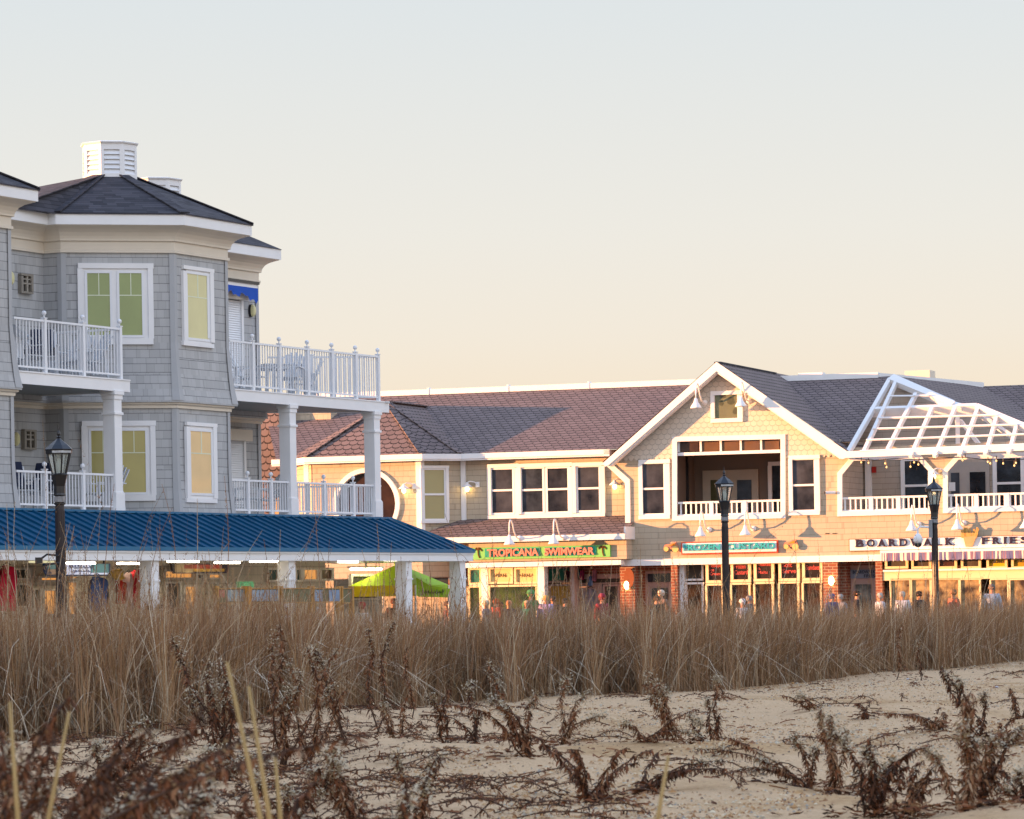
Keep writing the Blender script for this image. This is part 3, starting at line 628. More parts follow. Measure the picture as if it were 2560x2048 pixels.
dd_=Q.W(wf1+dw,OR,0)-Q.W(wf1,OT,0); QC=Fr(xy(Q,wf1,OT),math.atan2(dd_.x,dd_.y))
rp(MB().rbox(Q,1040,1142,1053,1330,OT,.04),'corner_board',WHT); rp(MB().rbox(QC,1053.5,1146,1062,1330,0,.04),'corner_board',WHT); rp(MB().box(Q,wf1+dw-.02,wf1+dw+.13,OR-.02,OR+.06,3.4,ztb),'corner_board',WHT); rp(MB().rbox(Q,760,1146,772,1330,OT,.04),'corner_board',WHT)
def rwin(fr,o,outer,panes,tw,name='window',sash=5,split=None,trim=None,label=None,depth=.09):
    x0,y0,x1,y1=outer; t=MB(); t.frame(fr,x0,y0,x1,y1,tw,o,depth); win=rp(t,name,trim or WHT)
    a0,a1,z0,z1=fr.rect(x0+tw-1,y0+tw-1,x1-tw+1,y1-tw+1,o+.02); rp(MB().box(fr,a0,a1,o,o+.02,z0,z1),'backing',trim or WHT,win)
    fm=MB()
    for p in panes:
        px0,py0,px1,py1,mt=p; fm.frame(fr,px0-sash,py0-sash,px1+sash,py1+sash,sash,o+.021,.03)
        rp(MB().rbox(fr,px0-1,py0-1,px1+1,py1+1,o+.022,.004),'pane',mt,win)
    if split: 
        for sy,(sx0,sx1) in split: fm.rbox(fr,sx0,sy-2.5,sx1,sy+2.5,o+.027,.03)
    rp(fm,'sash',WHT,win)
    if label: win['label']=label
    return win
OLB=mat('olive_roller_blind','#a29a6c',.5,.05,1,coat=1)
rwin(QC,0,(1052.5,1164,1123,1308),[(1062,1175,1111,1297,OLB)],7,split=[(1236,(1060,1113))],label='tall window with olive blind on the turret corner')
# recessed wall + windows
m=MB(); m.poly([Q.W(wf1+dw,OR,2.6),Q.W(sRec1,OR,2.6),Q.W(sRec1,OR,ze),Q.W(wf1+dw,OR,ze)]); rp(m,'wall',SHK2)
m=MB()
rwin(Q,OR,(1218,1160,1296,1297),[(1230,1174,1281,1282,GD)],9,split=[(1226,(1229,1282))],depth=.10)
rwin(Q,OR,(1293,1158,1430,1295),[(1305,1172,1356,1280,GD2),(1369,1171,1419,1279,GD)],9,split=[(1225,(1304,1357)),(1223,(1368,1420))],depth=.104)
rwin(Q,OR,(1430,1156,1512,1292),[(1445,1168,1497,1276,GD)],9,split=[(1221,(1444,1498))],depth=.10)
# gable + right wall with openings
def q0(px,py,o=0): return Q.P(px,py,o)
op1=[(1692,1104),(1951,1098),(1951,1284),(1692,1290)]
op2=[(2105,1187),(2134,1152),(2293,1148),(2320,1177),(2320,1273),(2105,1279)]
op3=[(2369,1179),(2396,1149),(2640,1140),(2640,1263),(2369,1271)]
fishz=[(1556,1146),(1791,912),(2112,1138),(2112,1128)]
yb=1400
out=[(1563,yb+2),(1563,1212),(1522,1152),(1791,911),(2111,1131),(2111,1120),(2700,1098),(2700,1376)]
m=MB(); m.holes([q0(*p) for p in out],[[q0(*p) for p in o_] for o_ in (op1,op2,op3)]); wallR=rp(m,'wall',SHK2)
# fish scale gable field (slightly proud) with scalloped lower edge
sc=[]; x=1543.0
low=[]
def lowy(x): return 1147-(x-1543)*.0195+ (x-1543)*0
xs=np.arange(1545,2098,13.0)
for i,x in enumerate(xs):
    for t in (0,.25,.5,.75): low.append((x+13*t, lowy(x)+7*math.sin(math.pi*t)))
fout=[(1791,908)]+[(2100,1128)]+[(x,y) for x,y in reversed(low) if x<2098]
holes_=[[(1690,1102),(1953,1096),(1953,1150),(1690,1155)]]
fl_=[q0(x,y,.035) for x,y in fout]
def clipband():
    m=MB(); 
    m.holes([q0(*p,.035) for p in [(1791,908)]+[(2100,1129)]+[(x,y) for x,y in reversed(low) if 1953<x<2098]+[(1953,1139),(1953,1097),(1690,1102),(1690,1144)]+[(x,y) for x,y in reversed(low) if x<1690]],[])
    return m
rp(clipband(),'gable_siding',FISH)
# rake boards
m=MB(); OK=.55
def qk(px,py): return q0(px,py,OK)
bk_=-Q.n*.06
m.prism([qk(1791,905),qk(1507,1158),qk(1512,1167),qk(1521,1163),qk(1791,928)],bk_); m.prism([qk(1791,905),qk(1791,928),qk(2105,1148),qk(2113,1146),qk(2117,1128)],bk_)
bk2=-Q.n*.30
rk=rp(m,'rake_board',WHT)
m=MB(); m.prism([q0(1791,926,OK-.06),q0(1519,1164,OK-.06),q0(1525,1166,OK-.06),q0(1791,932,OK-.06)],bk2); m.prism([q0(1791,926,OK-.06),q0(1791,932,OK-.06),q0(2100,1148,OK-.06),q0(2105,1146,OK-.06)],bk2); rp(m,'soffit',WHT,rk)
# gable roof
ap=qk(1791,903.5); el=qk(1505,1156); er=qk(2119,1127); back=-Q.n*8.2
ee=Vector((0,0,0))
m=MB(); m.poly([ap,er,er+back,ap+back]); m.poly([el,ap,ap+back,el+back]); gr=rp(m,'roof',SCR)
m=MB(); m.beam(ap-Q.n*.1+Vector((0,0,-.03)),ap-Q.n*6.2+Vector((0,0,-.03)),.2,.05); rp(m,'ridge_cap',SHG,gr)
m=MB(); m.poly([q0(1791,915,-6.0)]*1) if False else None
# corner knee trim
m=MB(); m.prism([q0(1514,1163,.06),q0(1530,1160,.06),q0(1574,1199,.06),q0(1576,1324,.06),q0(1563,1324,.06),q0(1562,1207,.06)],-Q.n*.06); rp(m,'corner_board',WHT)
# belt under windows and trim of openings
def poly_frame(pts,wpx,o,th):
    m=MB(); cx=sum(p[0] for p in pts)/len(pts); cy=sum(p[1] for p in pts)/len(pts); n=len(pts)
    area=sum(pts[i][0]*pts[(i+1)%n][1]-pts[(i+1)%n][0]*pts[i][1] for i in range(n)); sg=1 if area>0 else -1
    outp=[]
    for i in range(n):
        a=Vector(pts[i])-Vector(pts[i-1]); c=Vector(pts[(i+1)%n])-Vector(pts[i]); a.normalize(); c.normalize(); na=Vector((a.y,-a.x))*sg; nc=Vector((c.y,-c.x))*sg; mm=na+nc; mm/=max(.3,mm.dot(na)); outp.append(Vector(pts[i])+mm*wpx)
    for i in range(n):
        j=(i+1)%n; m.prism([q0(*pts[i],o+th),q0(*pts[j],o+th),q0(*outp[j],o+th),q0(*outp[i],o+th)],-Q.n*th)
        m.poly([q0(*pts[i],o+th),q0(*pts[j],o+th),q0(*pts[j],o-.18),q0(*pts[i],o-.18)])
    return m
T1=rp(poly_frame(op1,12,0,.08),'opening_trim',WHT); rp(poly_frame(op2,12,0,.08),'opening_trim',WHT); rp(poly_frame(op3,12,0,.08),'opening_trim',WHT)
rwin(Q,0,(1596,1149,1674,1298),[(1606,1160,1659,1284,GD)],10,split=[(1222,(1605,1660))],label='sash window left of the wide gable opening')
rwin(Q,0,(1971,1138,2049,1288),[(1981,1150,2035,1275,GD)],10,split=[(1213,(1980,2036))],label='sash window right of the wide gable opening')
gw=rwin(Q,.03,(1776,977,1856,1056),[(1786,986,1843,1046,mat('greenish_pane','#6f7458',.25,.15,2,coat=1))],10)
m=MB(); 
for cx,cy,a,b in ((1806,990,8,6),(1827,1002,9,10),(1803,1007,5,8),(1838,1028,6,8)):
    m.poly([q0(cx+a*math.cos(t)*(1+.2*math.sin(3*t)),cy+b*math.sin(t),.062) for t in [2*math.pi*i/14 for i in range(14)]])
rp(m,'painted_reflection',mat('dark_reflection','#4d5240',.3),gw)  # tree reflection painted as flat dark blobs on the pane
# transom flap hinged out at the top, orange reflection painted into its panes
REFL_AMB=mat('orange_reflection_glass','#6f5334',.12,.3,1.5,coat=1); m=MB()
m.rbox(Q,1693,1128,1950,1136,-.10,.08)
TR=rp(m,'transom',WHT); xs5=[(1699,1746),(1755,1797),(1803,1847),(1853,1898),(1905,1948)]
for i,(a,b) in enumerate(xs5): rp(MB().rbox(Q,a,1106-(a-1700)*.018,b,1129-(a-1700)*.018,-.12,.02),'pane',REFL_AMB if i else glass_dark('smoky','#3a2c26','#5a4434'),TR)
m=MB()
for a in (1694,1749,1799,1849,1900): m.rbox(Q,a,1104-(a-1700)*.018,a+5,1130-(a-1700)*.018,-.12,.06)
rp(m,'bar',WHT,TR)
def balustrade(pts,o,posts,h0,h1,root=None):
    (xa,ya),(xb,yb_)=pts; m=MB(); a=Q.at(xa,ya,o); b=Q.at(xb,yb_,o); z1=(a[1]+b[1])/2; hgt=h1; z0=z1-hgt; m.box(Q,a[0],b[0],o-.04,o+.04,z1-.06,z1); m.box(Q,a[0],b[0],o-.03,o+.03,z0,z0+.05)
    n=int((b[0]-a[0])/.155)
    for i in range(n): s=a[0]+(i+.5)*(b[0]-a[0])/n; m.box(Q,s-.022,s+.022,o-.02,o+.02,z0+.04,z1-.05)
    r=rp(m,'railing',WHT)
    for px in posts: s=Q.s_(px,o,ya); rp(MB().box(Q,s-.06,s+.06,o-.05,o+.06,z0-.05,z1-.02),'post',WHT,r)
balustrade(((1696,1255),(1951,1249)),-.05,(1779,1862),0,.42)
balustrade(((2106,1244),(2318,1238)),-.05,(2178,2246),0,.42)
balustrade(((2371,1237),(2640,1228)),-.05,(2441,2518),0,.42)
# recesses behind the openings
zf=Q.at(1820,1296,0)[1]
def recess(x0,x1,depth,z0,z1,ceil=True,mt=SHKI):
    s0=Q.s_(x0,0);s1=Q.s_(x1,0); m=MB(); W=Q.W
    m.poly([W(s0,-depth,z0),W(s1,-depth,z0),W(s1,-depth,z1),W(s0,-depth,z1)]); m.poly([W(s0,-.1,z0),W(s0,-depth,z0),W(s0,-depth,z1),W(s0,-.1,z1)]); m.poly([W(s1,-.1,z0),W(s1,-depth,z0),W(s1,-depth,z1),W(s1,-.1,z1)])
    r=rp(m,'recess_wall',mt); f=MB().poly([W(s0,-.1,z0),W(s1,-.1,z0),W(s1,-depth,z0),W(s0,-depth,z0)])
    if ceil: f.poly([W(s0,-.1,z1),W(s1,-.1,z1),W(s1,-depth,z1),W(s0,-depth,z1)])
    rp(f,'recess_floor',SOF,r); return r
zt1=Q.at(1820,1099,0)[1]
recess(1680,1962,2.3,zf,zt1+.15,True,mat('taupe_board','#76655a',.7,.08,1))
o=-2.27
def px_s(px,o): return Q.s_(px,o,1200)
m=MB(); m.rbox(Q,1757,1175,1896,1295,o,.05); dr=rp(m,'door',mat('door_cream','#b3a596',.6)); rp(MB().rbox(Q,1843,1200,1879,1295,o+.05,.02),'pane',GD2,dr); rp(MB().rbox(Q,1777,1200,1806,1295,o+.05,.02),'pane',glass_dark('greenish_glass','#3a3c30','#5c5c3c'),dr)
m=MB().frame(Q,1920,1154,1975,1300,10,o,.07); ww=rp(m,'window',WHT); rp(MB().rbox(Q,1930,1163,1965,1292,o,.03),'pane',GD2,ww)
m=MB().box(Q,px_s(1712,-1.5),px_s(1722,-1.5),-1.5,-1.4,zf,zt1+.1); rp(m,'drain_pipe',BLK)
# terrace back wall seen under and through the pergola
PB=-2.9; zfl=Q.at(2300,1290,0)[1]
m=MB(); ptsb=[(2085,1300),(2085,1100),(2140,1100),(2232,950),(2390,1020),(2640,1110),(2640,1290)]; m.poly([Q.P(x,y,PB) for x,y in ptsb]); tb=rp(m,'terrace_wall',SHKI)
m=MB(); s0=Q.s_(2098,0); m.poly([Q.W(s0,-.1,zfl),Q.W(s0,PB,zfl),Q.W(s0,PB,zfl+2.3),Q.W(s0,-.1,zfl+2.3)]); m.poly([Q.W(s0,-.1,zfl),Q.W(s0+12,-.1,zfl),Q.W(s0+12,PB,zfl),Q.W(s0,PB,zfl)]); rp(m,'recess_wall',SHKI,tb)
def twin(x0,y0,x1,y1,ysp,m_=None,lab=None):
    t=MB().frame(Q,x0,y0,x1,y1,10,PB,.07); w_=rp(t,'window',WHT); rp(MB().rbox(Q,x0+9,y0+9,x1-9,y1-9,PB,.03),'pane',m_ or GD2,w_)
    if ysp: rp(MB().rbox(Q,x0+9,ysp-3,x1-9,ysp+3,PB+.03,.04),'sash',WHT,w_)
    return w_
twin(2098,1146,2152,1300,1220); twin(2252,1142,2346,1300,1214); twin(2482,1136,2562,1300,1208)
m=MB().rbox(Q,2163,1140,2178,1300,PB,.10); rp(m,'corner_board',WHT)
m=MB().rbox(Q,2372,1156,2474,1300,PB,.05); dr=rp(m,'door',mat('grey_door','#a9a29c',.6)); rp(MB().rbox(Q,2378,1182,2399,1300,PB+.05,.02),'pane',GD,dr); rp(MB().rbox(Q,2425,1180,2464,1300,PB+.05,.02),'pane',GD,dr); rp(MB().rbox(Q,2372,1206,2388,1228,PB+.07,.01),'notice',WHT,dr)
st=MB().rbox(Q,2179,1167,2189,1182,PB,.09); o_=st.build('fire_alarm',mat('red_alarm','#b02018',.5)); tag(o_,'small red fire alarm on the terrace wall below the pergola','fire alarm')
# ---- pergola
pg=empty('pergola',Q.W(12,1,0)); tag(pg,'white open lattice pergola sloping over the upper terrace at the right','pergola')
def pp(mb,name,m=WHT,parent=None): return part(mb,name,m,parent,root=pg)
PP0=Q.P(2115,1140,.50); tp_=R(36); PNn=(Q.n*math.sin(tp_)+Vector((0,0,math.cos(tp_)))).normalized()
def pl(px,py,off=0): return px_plane(px,py,PP0+PNn*off,PNn)
def cr3(x,y): return (2000+x*.26667,880+y*.26667)
def pc(x,y,off=0): return pl(*cr3(x,y),off)
m=MB(); a=Q.P(2113,1137,.5); b=Q.P(2640,1115,.5); m.beam(a,b,.12,.19); m.beam(a+Vector((0,0,.0)),Q.P(2128,1136,.0),.12,.22); pp(m,'front_beam')
m=MB(); m.beam(pc(445,960),pc(845,262),.12,.16,PNn); m.beam(pc(845,262),pc(1440,506),.16,.20,PNn); m.beam(pc(870,250,-.12),pc(1440,500,-.12),.14,.26,PNn); pp(m,'rafter')
m=MB(); m.beam(pc(665,565,-.1),pc(1660,530,-.1),.12,.30,PNn); pp(m,'collar_beam')
m=MB(); m.beam(pc(1655,520),pc(2250,770),.16,.2,PNn); m.beam(pc(1440,506,-.3),pc(2250,750,-.5),.14,.24,PNn); pp(m,'hip_beam')
hipl=lambda x: None
tops=[(590,930,900,290),(815,905,1085,400),(1040,950,1240,530),(1265,950,1455,530),(1500,940,1665,545),(1740,930,1845,610),(1960,920,2030,700),(2190,905,2230,780)]
for x0,y0,x1,y1 in tops:
    m=MB(); A=pc(x0+8,y0+15,.02); B=pc(x1,y1,.02); m.beam(A,B,.10,.15,PNn); m.beam(pc(x0-8,y0+30,.02),A,.11,.09,PNn); pp(m,'rafter')
for x0,y0,x1,y1 in ((842,415,1235,408),(730,620,1850,590),(680,720,2035,680),(620,825,2250,765),(560,930,2250,860)):
    m=MB(); m.beam(pc(x0,y0,.13),pc(x1,y1,.13),.042,.042,PNn); pp(m,'purlin')
m=MB(); A=pc(1475,610,-.25); m.beam(A,A-Vector((0,0,1.25)),.12,.12); m.beam(pc(1500,640,-.4),pc(1690,880,-.9),.1,.1); m.beam(pc(1700,600,-.3),pc(1980,790,-.3),.1,.14,PNn); pp(m,'brace')
# string lights
sl=MB(); bl=MB()
for cx,cy in ((575,1035),(643,1040),(800,1045),(812,1080),(1070,1035),(1036,1075),(1110,1055),(1525,1015),(1548,1000),(1762,1030),(1785,1045),(1842,1020),(2010,1065),(2025,1040),(1905,1045)):
    p=Q.P(*cr3(cx,cy),.15); sl.tube([p+Vector((0,0,.14)),p+Vector((0,0,.04))],.012,5); bl.ball(p,.026,8,5,1.3)
pts=[Q.P(*cr3(x,y),.15) for x,y in ((520,1000),(700,1015),(900,1000),(1100,1010),(1300,995),(1500,985),(1750,1010),(2000,1020),(2250,985))]; sl.tube(pts,.012,5)
so_=sl.build('string_lights',BLK); bl.build('bulb',mat('small_bulb','#ffe6b0',.2,0,1,emis='#ffcf80',es=.25),so_,smooth=True); tag(so_,'string of small hanging bulbs under the pergola beam','lights')
# ---- apron roof with shop wall below (left shop)
OAp=.95; za=Q.at(1350,1338,OAp)[1]; zab=Q.at(1350,1353,OAp)[1]; zat=Q.at(1350,1294,OR)[1]
sa0=Q.s_(1140,OAp,1342); sa1=Q.s_(1561,OAp,1336); st0=Q.s_(1153,OR,1300)
sx=Q.s_(1071,OR,1328)
m=MB(); m.poly([Q.W(sx,OAp,za),Q.W(sa1,OAp,za),Q.W(sa1,OR,zat),Q.W(st0,OR,zat)]); m.poly([Q.W(sx,OAp,za),Q.W(st0,OR,zat),Q.W(sx-.1,OR,za)]); rp(m,'roof',SCR)
m=MB(); m.box(Q,sx+.6,sa1+.02,OAp-.05,OAp+.04,zab,za-.01); m.box(Q,sa1-.03,sa1+.021,OR,OAp-.051,zab,za+.2); rp(m,'fascia',WHT)
OS2=.62
zb2=Q.at(1350,1402,OS2)[1]
m=MB(); ss0=Q.s_(1172,OS2,1380); m.box(Q,ss0,sa1-.05,OR,OS2,zb2,zab+.06); rp(m,'wall',SHK2)
m=MB(); m.rbox(Q,1160,1404,1552,1416,OS2-.3,.36); rp(m,'trim_band',WHT)
m=MB(); m.rbox(Q,1552,1393,2205,1409,-.05,.16) ; m.rbox(Q,2205,1380,2640,1386,-.05,.12); rp(m,'trim_band',WHT)
# far-left shopfronts under the blue roof end
m=MB(); m.rbox(Q,960,1380,1172,1404,OR+.4,.1); rp(m,'trim_band',WHT)
rp(MB().rbox(Q,960,1408,1165,1450,OR+.1,.1),'lintel',BRK); 
rp(MB().rbox(Q,960,1408,1172,1640,OR-.3,.1),'wall',SHK2)
for x0,x1 in ((1040,1075),(1082,1120)): rp(MB().rbox(Q,x0,1446,x1,1464,OR+.2,.05),'shop_window',GD2)
rp(MB().rbox(Q,1122,1444,1136,1640,OR+.3,.25),'pillar',BRK)
# shop interiors behind everything on ground floor
INT=mat('brown_interior','#5d4436',.8,.5,1.2); m=MB(); m.box(Q,Q.s_(1165,0),Q.s_(2700,0),-2.1,-1.6,0,3.0); rp(m,'shop_wall',INT)
rp(MB().box(Q,Q.s_(1165,0),Q.s_(2700,0),-1.6,-.06,2.62,2.7),'ceiling',INT)
YT=mat('cream_frame','#e3d2a6',.55,.04); PK=mat('mauve_frame','#b39a94',.6,.05)
def sw(x0,y0,x1,y1,o,m_,fm=YT,tw=5,name='shop_window'):
    f=MB().frame(Q,x0,y0,x1,y1,tw,o,.10); w_=rp(f,name,fm); rp(MB().rbox(Q,x0+tw-1,y0+tw-1,x1-tw+1,y1-tw+1,o,.04),'pane',m_,w_); return w_
TEAL=mat('teal_poster','#2f8a78',.5,.1,2); CREAMP=mat('cream_pane','#d9c489',.4,.08,2); GREENW=glass_dark('green_dark_window','#20301c','#4a5a2a',.15,3)  # cream panes have a plain yellowish base colour
sw(1170,1420,1204,1462,OS2-.5,mat('teal_glass','#3c7d70',.25,.3,3)); sw(1170,1464,1204,1640,OS2-.5,GREENW)
rp(MB().rbox(Q,1204,1416,1221,1640,OS2-.5,.3),'pilaster',WHT)
rbld_win=sw(1221,1418,1282,1460,OS2-.3,CREAMP); sw(1285,1418,1345,1460,OS2-.3,CREAMP); sw(1221,1462,1345,1640,OS2-.3,GREENW)
rp(MB().rbox(Q,1345,1416,1362,1640,OS2-.4,.34),'pilaster',WHT)
sw(1366,1417,1428,1457,-.9,TEAL,PK); sw(1372,1460,1432,1640,-.9,mat('yellow_door','#c99a3a',.6,.2,3),PK,name='door')
rp(MB().rbox(Q,1427,1412,1437,1640,-.7,.5),'pilaster',PK)
rp(MB().rbox(Q,1437,1410,1552,1436,-.9,.1),'lintel',BRK); rp(MB().rbox(Q,1437,1436,1552,1444,-.88,.12),'beam',PK); sw(1437,1444,1552,1460,-.9,DK,PK,3); sw(1508,1461,1550,1640,-.9,DK,PK); rp(MB().rbox(Q,1437,1461,1507,1640,-.95,.1),'wall',PK)
rp(MB().rbox(Q,1551,1404,1588,1640,-.35,.36),'pillar',BRK); rp(MB().rbox(Q,1588.5,1410,1604,1640,-.9,.5),'pillar',BRK)
rp(MB().rbox(Q,1604,1408,1682,1428,-.9,.1),'lintel',BRK); sw(1611,1428,1680,1640,-.92,PK,PK,name='door',tw=7)
rp(MB().rbox(Q,1620,1434,1676,1455,-.85,.03),'transom',GD2); rp(MB().rbox(Q,1631,1470,1670,1640,-.85,.03),'pane',GD)
rp(MB().rbox(Q,1679,1405,1695,1640,-.3,.31),'pillar',BRK)
rp(MB().rbox(Q,1695,1404,1712,1640,-.5,.3),'pilaster',WHT2); sw(1707,1406,1758,1452,-.45,DK,WHT2); sw(1714,1456,1760,1640,-.45,glass_dark('warm_window','#2c2019','#7a4a24',.2,3),WHT2)
words=[("Scoops\nIce\nCream",1764,1810,1771,1806,1411,1442),("Frozen\nCustard",1826,1877,1833,1872,1411,1440),("Shakes\n&\nMalts",1884,1935,1891,1930,1408,1438),("Soft\nServe",1946,1999,1953,1993,1407,1437),("Sundaes",2005,2056,2012,2052,1405,1436)]
REDT=mat('red_letter','#c05048',.5,.02)
for i,(tx,x0,x1,p0,p1,y0,y1) in enumerate(words):
    w_=sw(x0,y0-7,x1,y1+16,-.12,glass_dark('sign_window%d'%i,'#241d1a','#3c2e26',.2,2),YT,tw=7)
    k=.9 if '\n' in tx else .4; ym=(y0+y1)/2; hh=(y1-y0)*k/2
    text(Q,tx,p0+3,ym-hh-2,p1-3,ym+hh-2,-.078,.012,REDT,parent=w_,bold=.015).location=Vector((0,0,0))
    sw(x0,y1+17,x1,1640,-.12,glass_dark('lower_window%d'%i,'#231e1b','#4e3828',.2,4),YT,tw=5)
rp(MB().rbox(Q,1758,1401,2060,1410,-.14,.10),'head_board',YT)
rp(MB().rbox(Q,2059,1402,2096,1640,-.3,.31),'pillar',BRK); rp(MB().rbox(Q,2096.5,1403,2118,1640,-1.0,.5),'pillar',BRK)
rp(MB().rbox(Q,2118,1400,2192,1414,-1.0,.1),'lintel',BRK); sw(2112,1412,2192,1640,-1.0,PK,PK,name='door',tw=6); rp(MB().rbox(Q,2140,1461,2178,1640,-.93,.03),'pane',glass_dark('door_glass2','#2a2c30','#8a8f88',.2,3))
rp(MB().rbox(Q,2190,1396,2207,1640,-.3,.31),'pillar',BRK)
bn=MB().rbox(Q,2126,1424,2190,1446,-.93,.03).build('door_banner',mat('pale_blue_banner','#7f8fa6',.6)); tag(bn,'faded blue banner above the recessed door of the fries shop','banner'); text(Q,'BOARDWALK',2132,1426,2188,1434,-.895,.01,mat('navy_letter','#26304e',.5),parent=bn,bold=.02); text(Q,'FRIES',2160,1436,2188,1444,-.895,.01,bpy.data.materials['navy_letter'],parent=bn,bold=.02)
# fries shop windows
xsf=[(2212,2270,DK),(2278,2328,DK),(2342,2392,glass_dark('menu_window','#2c1c16','#6a4430',.2,4)),(2402,2452,DK),(2466,2518,mat('yellow_menu','#c9a800',.5,.05)),(2528,2590,mat('yellow_menu2','#a88c1c',.5,.05))]
for i,(a,b,mm) in enumerate(xsf):
    w_=sw(a,1392,b,1422,-.12,mm,YT,tw=6)
text(Q,'LEMONADE',2476,1400,2512,1408,-.078,.01,DK,parent=w_,bold=.01); text(Q,'CHICKEN',2538,1398,2575,1406,-.078,.01,DK,parent=w_,bold=.01)
rp(MB().rbox(Q,2207,1421,2640,1426,-.1,.18),'sill',WHT); rp(MB().rbox(Q,2207,1426,2640,1448,-.12,.10),'spandrel',YT)
for a,b in ((2228,2276),(2280,2326),(2330,2398),(2402,2450),(2478,2520),(2526,2600)): sw(a-3,1446,b+3,1640,-.12,glass_dark('counter_window%d'%a,'#3a2c22','#b8a070',.3,3),YT,tw=4)
# striped awning
AWS,nt2,b2=newmat('striped_awning_fabric'); k=N(nt2); uvn=k.n('ShaderNodeUVMap').outputs[0]; sp=k.n('ShaderNodeSeparateXYZ'); k.l(uvn,sp.inputs[0]); fr1=k.m('FRACT',k.m('DIVIDE',sp.outputs[0],.235)); st1=k.m('LESS_THAN',fr1,.66); st2=k.m('LESS_THAN',k.m('ABSOLUTE',k.m('SUBTRACT',k.m('ABSOLUTE',k.m('SUBTRACT',fr1,.33)),.2)),.035)
cc=k.mix(st1,lin('#e6d6c4'),lin('#686a92')); cc=k.mix(k.m('MULTIPLY',st2,st1),cc,lin('#9a6a6a')); k.l(cc,b2.inputs['Base Color']); b2.inputs['Roughness'].default_value=.9
aw=MB().rbox(Q,2200,1372,2640,1383,0,.42).build('shop_awning',WHT); tag(aw,'retracted awning with a purple and cream striped valance under the fries sign','awning')
v=MB(); a0=Q.s_(2204,.42,1390); a1=Q.s_(2640,.42,1370); z1=Q.at(2400,1379,.42)[1]; z0=z1-.22; n=75
for i in range(n):
    s0=a0+(a1-a0)*i/n; s1=a0+(a1-a0)*(i+1)/n; o0=.425+.015*math.sin(i*1.3); o1=.425+.015*math.sin((i+1)*1.3); v.poly([Q.W(s0,.425,z1),Q.W(s1,.425,z1),Q.W(s1,o1,z0-.02*(i%2==0)),Q.W(s0,o0,z0-.02*(i%2==1))])
v.build('valance',AWS,aw)
# ---- signs
def sign(x0,y0,x1,y1,o,th,m_,lab,cat='sign'): return tag(MB().rbox(Q,x0,y0,x1,y1,o,th).build('shop_sign',m_),lab,cat)
GRNP=mat('light_green_sign','#7cc46a',.5,.04); TEL=mat('teal_letter_block','#1f9e86',.5,.04); PNK=mat('pink_letter','#f08a78',.5,.03)
s1=sign(1181,1362+4,1525,1396,OS2,.10,GRNP,'long green swimwear shop sign with pink letters and palm trees')
for a,b in ((1212,1350),(1362,1490)): MB().rbox(Q,a,1370-(a-1212)*.018,b,1392-(a-1212)*.018,OS2+.10,.02).build('letter_panel',TEL,s1)
text(Q,'TROPICANA',1219,1372,1347,1391,OS2+.12,.05,PNK,parent=s1,bold=.03); text(Q,'SWIMWEAR',1362,1369,1486,1388,OS2+.12,.05,PNK,parent=s1,bold=.03)
PALM=mat('brown_palm','#6a4a20',.6)
for cx,cy in ((1196,1382),(1507,1377)):
    m=MB(); m.tube([Q.P(cx+3,cy+13,OS2+.11),Q.P(cx,cy+5,OS2+.11),Q.P(cx-1,cy-6,OS2+.11)],.025,5)
    for t in (-2.9,-2.3,-1.57,-.85,-.25,.2,2.95): m.tube([Q.P(cx-1,cy-7,OS2+.11),Q.P(cx-1+6*math.cos(t),cy-7+4*math.sin(t)-2,OS2+.11),Q.P(cx-1+10*math.cos(t),cy-7+5*math.sin(t)+2,OS2+.11)],.018,4)
    m.build('palm_emblem',PALM,s1)
s2=sign(1703,1353,1944,1384,0,.12,mat('red_sign_edge','#c8442c',.5),'long white frozen custard sign with red edge and turquoise letters')
MB().rbox(Q,1706,1356,1941,1381,.12,.012).build('face',WHT,s2); TUR=mat('turquoise_letter','#2fa9b4',.5,.03)
text(Q,'FROZEN',1709,1360,1801,1377,.132,.05,TUR,parent=s2,bold=.03); text(Q,'CUSTARD',1815,1357,1938,1374,.132,.05,TUR,parent=s2,bold=.03)
for cx,cy,lab in ((1678,1367,'small hot rod shaped plaque left of the custard sign'),(1978,1361,'small hot rod shaped plaque right of the custard sign')):
    P_=lambda x,y,o=.1: Q.P(cx+x,cy+y,o)
    m=MB().prism([P_(-19,2),P_(-16,-5),P_(-2,-7),P_(2,-11),P_(12,-12),P_(13,-5),P_(16,-2),P_(16,6),P_(-18,7)],-Q.n*.08); c_=m.build('car_plaque',mat('salmon_paint','#d08a70',.5,.2,8)); tag(c_,lab,'plaque','car plaques flanking the custard sign')
    for wx,wr in ((-13,6),(10,8)): MB().prism([P_(wx+wr*math.cos(t),6+wr*math.sin(t),.13) for t in [2*math.pi*i/12 for i in range(12)]],-Q.n*.05).build('wheel',mat('cream_wheel','#d9c078',.5,.2,9),c_)
    MB().prism([P_(-8,-2,.115),P_(4,-8,.115),P_(10,-9,.115),P_(10,-3,.115)],-Q.n*.015).build('flame',mat('orange_flame','#e08a20',.5),c_)
s3=sign(2124,1343,2700,1371,0,.12,WHT,'very long white boardwalk fries sign with dark serif letters')
MB().rbox(Q,2122,1341,2702,1373,0,.08).build('border',mat('brown_edge','#7a6450',.6),s3)
PUR=mat('dark_purple_letter','#221a38',.5,.03)
